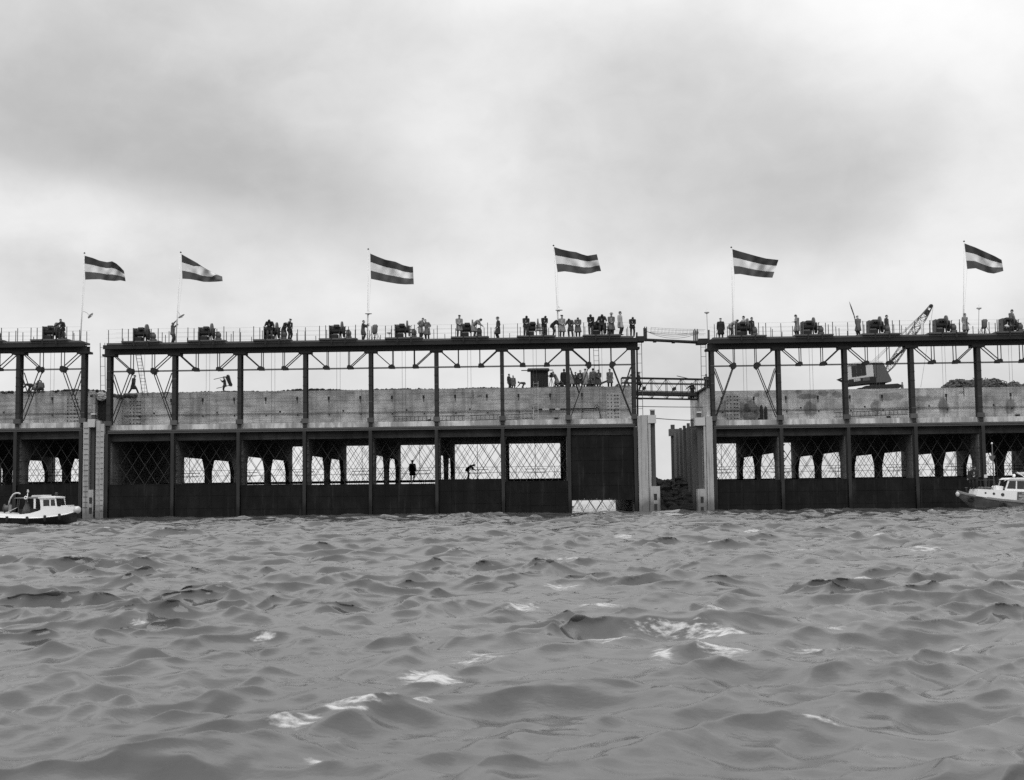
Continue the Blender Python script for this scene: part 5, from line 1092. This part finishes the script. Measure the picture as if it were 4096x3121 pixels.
person(2364, G, 'bowed', -5, 'jacket', 'black', 'mid', 'cap', 'bowed dark man left of the widest stooping man', key='middle', dy=-.6, h=1.78)
person(2408, G, 'rail', 0, 'jacket', 'dark', 'dark', 'cap', 'wide man stooping over the rail near the end of the crowd', key='middle', dy=-.75, h=1.84)
person(2446, G, 'front', 5, 'long', 'grey', 'mid', 'hat', 'man in a grey overcoat and pale hat, hands together', key='middle', dy=-.4, h=1.80)
person(2481, G, 'stand', 60, 'coat', 'pale', 'dark', 'hair', 'tallest man of the crowd, pale jacket and dark trousers, looking right', key='middle', dy=-.4, h=1.93)
person(2530, G, 'bowed', 5, 'jacket', 'black', 'black', 'hair', 'man in black with bowed head nearest the gap', key='middle', dy=-.2, h=1.72)
person(2884, G, 'stand', 170, 'long', 'black', 'mid', 'cap', 'person in a long black coat, back turned, just right of the gap', key='right', dy=.1, h=1.72)
person(2924, G, 'bent', 65, 'jacket', 'pale', 'dark', 'hair', 'man in a white jacket bending at the fifth flagpole', key='right', dy=.1, h=1.76)
person(2977, G, 'stand', -60, 'jacket', 'pale', 'dark', 'hair', 'man in a pale shirt behind the winch nearest the gap', key='right', dy=.95, h=1.86)
person(3008, G, 'stand', 40, 'jacket', 'black', 'black', 'hair', 'man in black right of the winch nearest the gap', key='right', dy=.9, h=1.74)
person(3190, G, 'folded', -70, 'long', 'light', 'dark', 'hair', 'person in a pale raincoat with folded arms facing left', key='right', dy=.0, h=1.80)
person(3434, G, 'front', -165, 'long', 'grey', 'dark', 'cap', 'person in a long grey coat, back turned, holding a tall furled pole', key='right', dy=-.1, h=1.62, prop='furled')
person(3548, G, 'stand', 50, 'jacket', 'dark', 'black', 'hair', 'dark man half behind the winch right of the furled pole', key='right', dy=.85, h=1.76)
person(3862, G, 'pockets', 25, 'long', 'light', 'dark', 'hair', 'man in a pale raincoat standing below the rightmost flag', key='right', dy=-.1, h=1.80)
person(4047, G, 'front', 35, 'long', 'grey', 'mid', 'hair', 'man in a grey coat at the winch by the right picture edge', key='right', dy=-.65, h=1.86)
# on the wall tops
Wt = 'wall'
person(112, Wt, 'low', -60, 'jacket', 'dark', 'dark', 'bare', 'dark figure bent double on the left wall top', key='left', dy=1.2, h=1.5)
person(139, Wt, 'crouch', 160, 'coat', 'light', 'mid', 'bare', 'figure crouching in a pale coat on the left wall top', key='left', dy=.9, h=1.95)
person(162, Wt, 'crouch', -150, 'coat', 'mid', 'dark', 'hat', 'figure crouching in a darker coat, rightmost of the three on the left wall top', key='left', dy=.8, h=1.95)
person(533, Wt, 'walk', 80, 'coat', 'black', 'black', 'cap', 'man in black striding right along the wall above the black bay', key='middle', dy=.6, h=1.72)
person(899, Wt, 'carry', -80, 'jacket', 'mid', 'black', 'cap', 'workman carrying a handbarrow on the wall top', key='middle', dy=.7, h=1.5, prop='barrow')
person(2036, Wt, 'stand', 60, 'jacket', 'dark', 'dark', 'hair', 'taller of two men at the left of the wooden hut', key='middle', dy=1.0, h=1.42, py=1)
person(2053, Wt, 'stand', 20, 'coat', 'grey', 'dark', 'bare', 'shorter man in a grey coat left of the stooping worker by the hut', key='middle', dy=1.1, h=1.30, py=1)
person(2088, Wt, 'low', -85, 'jacket', 'mid', 'mid', 'hair', 'worker stooping low to the left of the wooden hut', key='middle', dy=.8, h=1.15)
person(2226, Wt, 'camera', -75, 'coat', 'light', 'dark', 'bare', 'cameraman in a pale jacket bending to a tripod camera right of the hut', key='middle', dy=.8, h=1.62)
person(2247, Wt, 'crouch', -20, 'coat', 'mid', 'dark', 'bare', 'person crouching low right of the cameraman', key='middle', dy=1.0, h=1.3)
person(2257, Wt, 'stand', 160, 'long', 'black', 'black', 'hair', 'tall person in a black coat partly hidden by the gantry column', key='middle', dy=1.0, h=1.78)
person(2286, Wt, 'stand', 20, 'coat', 'light', 'dark', 'bare', 'person in a pale jacket directly right of the gantry column', key='middle', dy=.9, h=1.55)
person(2303, Wt, 'pockets', -10, 'coat', 'dark', 'dark', 'cap', 'man in a dark coat left of the man with hands together on the wall', key='middle', dy=1.4, h=1.52)
person(2322, Wt, 'front', 0, 'coat', 'dark', 'dark', 'bare', 'bareheaded man in a dark jacket with hands together on the wall top', key='middle', dy=1.1, h=1.68)
person(2341, Wt, 'stand', 150, 'long', 'pale', 'mid', 'beret', 'person in a pale raincoat and dark beret amid the wall-top crowd', key='middle', dy=1.0, h=1.75)
person(2356, Wt, 'crouch', 40, 'coat', 'mid', 'mid', 'hair', 'seated figure between the two tall raincoats on the wall top', key='middle', dy=1.2, h=1.7)
person(2373, Wt, 'stand', 175, 'long', 'grey', 'mid', 'hair', 'person in a long grey coat with the back turned, on the wall top', key='middle', dy=1.0, h=1.80)
person(2394, Wt, 'front', 20, 'long', 'mid', 'mid', 'bare', 'man in a dull long coat, rightmost of the dense wall-top crowd', key='middle', dy=1.0, h=1.68)
person(2440, Wt, 'pockets', 0, 'coat', 'grey', 'black', 'cap', 'man in a raincoat and dark tie standing apart with legs spread', key='middle', dy=1.0, h=1.72)
person(2464, Wt, 'crouch', 100, 'coat', 'grey', 'dark', 'bare', 'small crouching figure right of the man with a tie', key='middle', dy=1.3, h=.95)
person(2508, Wt, 'push', 80, 'jacket', 'light', 'black', 'hair', 'man in a pale jacket pushing forward at the left end of the lattice footbridge', key='middle', dy=1.5, h=1.42)
person(2556, 'bridge', 'stand', 80, 'coat', 'black', 'dark', 'hair', 'man in black standing at the left end of the lattice footbridge', dy=0, h=1.62)
person(2770, 'bridge', 'armout', 10, 'jacket', 'black', 'black', 'hair', 'dark man with an arm out, low at the right part of the lattice footbridge', dy=.5, h=1.40, py=-.6)
person(2827, 'bridge', 'folded', -20, 'coat', 'black', 'black', 'hair', 'dark man with folded arms at the right end of the lattice footbridge', dy=-.9, h=1.5)
person(3610, Wt, 'stand', 50, 'jacket', 'grey', 'mid', 'hair', 'man in a grey shirt standing at the right end of the crane tracks', key='right', dy=5.8, h=1.15)
# inside, on the catwalk
person(1650, 'cat', 'stand', 180, 'long', 'black', 'black', 'hat', 'dark figure in a long coat standing on the catwalk inside', key='middle', h=1.78); person(1872, 'cat', 'bent', 85, 'jacket', 'black', 'black', 'cap', 'dark figure bending forward on the catwalk inside', key='middle', h=1.72)
person(3902, 'boat', 'front', -30, 'jacket', 'black', 'black', 'cap', 'capped man in dark clothes standing on the foredeck of the launch', h=1.68); person(3889, 'boat', 'stand', -20, 'jacket', 'black', 'black', 'hair', 'man in black half hidden behind the capped man on the launch', h=1.62, dy=.5)
combos = {}
for P_ in PEOPLE: combos.setdefault((P_[2], P_[4]), None)
done_pose = set()
for pose, coat in combos:
    J, body, post, ct, tr, sh = build_pose(pose, coat); _pc[pose, coat] = dict(J=J, post=post, sh=sh)
    if pose not in done_pose: remesh_job(('body', pose), body, None, .024); remesh_job(('tr', pose), tr, None, .034); done_pose.add(pose)
    remesh_job(('coat', pose, coat), ct, None, .034)
bpy.context.view_layer.update(); dg = bpy.context.evaluated_depsgraph_get(); PM = {}
for key, o, _ in _rm: PM[key] = bpy.data.meshes.new_from_object(o.evaluated_get(dg))
for key, o, _ in _rm: me = o.data; bpy.data.objects.remove(o); bpy.data.meshes.remove(me)
for (pose, coat), dct in _pc.items():
    k = ('body', pose)
    if not PM[k].materials:        # add hands and facial features, then slots
        bm = bmesh.new(); bm.from_mesh(PM[k]); t_ = dct['post'].mesh('post', True); n0 = len(bm.faces); bm.from_mesh(t_); bm.to_mesh(PM[k]); bm.free(); bpy.data.meshes.remove(t_); PM[k].materials.append(M_SKIN); PM[k].materials.append(M_HAIR)
        PM['shoes', pose] = dct['sh'].mesh('shoes', True); PM['shoes', pose].materials.append(M_HULLD); PM['tr', pose].materials.append(None)
    PM['coat', pose, coat].materials.append(None)
HATS = {}
def hat(nm, b): me = b.mesh(nm, True); me.materials.append(None); HATS[nm] = me
hat('cap', MB().ell((0, -.008, .085), (.095, .118, .05), 12, 6).ell((0, .10, .062), (.075, .07, .012), 10, 4)); hat('beret', MB().ell((.02, -.015, .10), (.115, .12, .045), 12, 6).ell((0, 0, .07), (.085, .1, .035), 12, 5))
hat('hat', MB().lathe([(.16, .062), (.165, .07), (.10, .078), (.092, .15), (.07, .175), (.02, .165)], (0, 0, 0), 'z', 16)); hat('hair', MB().ell((0, -.014, .03), (.086, .104, .106), 12, 8).ell((0, -.05, -.02), (.078, .06, .08), 10, 6)); hat('bare', MB().ell((0, -.022, .032), (.083, .098, .098), 12, 8))
HATM = {'cap': M_DARKC['black'], 'beret': M_DARKC['black'], 'hat': M_DARKC['mid'], 'hair': M_HAIR, 'bare': M_DARKC['mid']}
def setm(o, m_): o.material_slots[0].link = 'OBJECT'; o.material_slots[0].material = m_
for (px, level, pose, facing, coat, top, leg, ht, lab, h, dy, key, prop, py) in PEOPLE:
    if level == 'deck':
        u = None; Y = .75+dy; z = CAIS[key]['Z']+DZ+.01; X = xat(px, Y, z); lx = loc_of(key, (X, Y, z)).x; fr = (lx/S) % 1
        if .235-.02 < fr < .805+.02: z += .125
    elif level == 'wall':
        Y = WALLY+.6+dy; z = CAIS[key]['Z']+CAIS[key]['wz']-.10
        if py: z -= .0
    elif level == 'bridge': Y = 6.1+dy; z = (at(px, 1563+(px-2556)*.022, 5.6)).z+(py or 0)*.9
    elif level == 'cat': Y = 15.9; z = 2.845
    elif level == 'boat': Y = -6.5+dy*.6; z = at(3900, 1957, -6.5).z
    if level == 'boat' and dy > 0: z = at(3900, 1957, -6.5).z
    X = xat(px, Y, z); s = h/1.75
    J = _pc[pose, coat]['J']
    o = link('person', PM['body', pose], None, mtx=Matrix.Translation((X, Y, z)) @ Matrix.Rotation(R(180+facing), 4, 'Z') @ Matrix.Diagonal((s*1.12, s*1.1, s, 1)))
    c_ = link('coat' if coat != 'jacket' else 'jacket', PM['coat', pose, coat], o); setm(c_, M_DARKC[top])
    t_ = link('trousers', PM['tr', pose], o); setm(t_, M_DARKC[leg]); link('shoes', PM['shoes', pose], o)
    hm = Matrix.Translation(J['head']) @ J['Rh'].to_4x4(); hobj = link({'cap': 'cap', 'beret': 'beret', 'hat': 'hat', 'hair': 'hair', 'bare': 'hair'}[ht], HATS[ht], o, mtx=hm); setm(hobj, HATM[ht] if not (ht == 'hat' and 'pale hat' in lab) else M_DARKC['light'])
    grp = {'deck': 'people on the gantry decks', 'wall': 'people on the wall tops', 'bridge': 'people on the lattice footbridge', 'cat': 'figures on the inner catwalk', 'boat': 'men on the launch'}[level]
    tag(o, lab, 'person', grp)
    if prop == 'furled':
        A = Vector((xat(3428, .6, z), .45, z+.9)); T_ = at(3397, 1207, .45); f = empty('furled_flag', A); MB().tube([Vector((.08, .05, -.8)), (T_-A)*.5, T_-A], [.022, .02, .012], 8).build('staff', M_WOODD, f, True)
        MB().tube([(T_-A)*.25, (T_-A)*.45, (T_-A)*.75, (T_-A)*.96], [.02, .05, .055, .02], 8).build('rolled_cloth', M_TARP, f, True); tag(f, 'tall furled flag held slanting by a person in a grey coat', 'furled flag')
    if prop == 'barrow':
        A = Vector((X, Y-.3, z)); f = empty('handbarrow', A)
        def w_(px_, py_): return at(px_, py_, Y-.3)-A
        for a, b_ in (((907, 1505), (924, 1543)), ((916, 1502), (927, 1545))): MB().beam(w_(*a), w_(*b_), .05, .3).build('side_board', M_WOODD, f)
        MB().beam(w_(855, 1518), w_(912, 1505), .04, .05).build('handle', M_WOODD, f); MB().beam(w_(866, 1554), w_(922, 1541), .04, .05).build('handle', M_WOODD, f)
        for k in range(4): MB().beam(w_(907+k*5.2, 1507+k*11), w_(916+k*3.6, 1505+k*12), .04, .28).build('slat', M_WOOD, f)
        tag(f, 'wooden handbarrow carried on the shoulder of a workman', 'handbarrow')
# film camera on its tripod
z = WALLZ-.12; Y = WALLY+1.3; P = Vector((xat(2206, Y, z), Y, z)); o = empty('film_camera', P)
for dx, dy in ((-.3, 0), (.28, .1), (.0, -.3)): MB().tube([(dx, dy, 0), (0, 0, 1.05)], .02, 6).build('tripod_leg', M_WOODD, o)
MB().box(-.16, .14, -.1, .1, 1.05, 1.3).build('camera_body', M_HULLD, o); MB().lathe([(.05, -.34), (.06, -.33), (.05, -.16)], (0, 0, 1.18), 'x', 10).build('lens', M_HULLD, o, True); MB().lathe([(.1, -.03), (.1, .03)], (.0, 0, 1.38), 'y', 12).build('film_reel', M_HULLD, o)
tag(o, 'film camera on a tripod right of the wooden hut', 'camera')
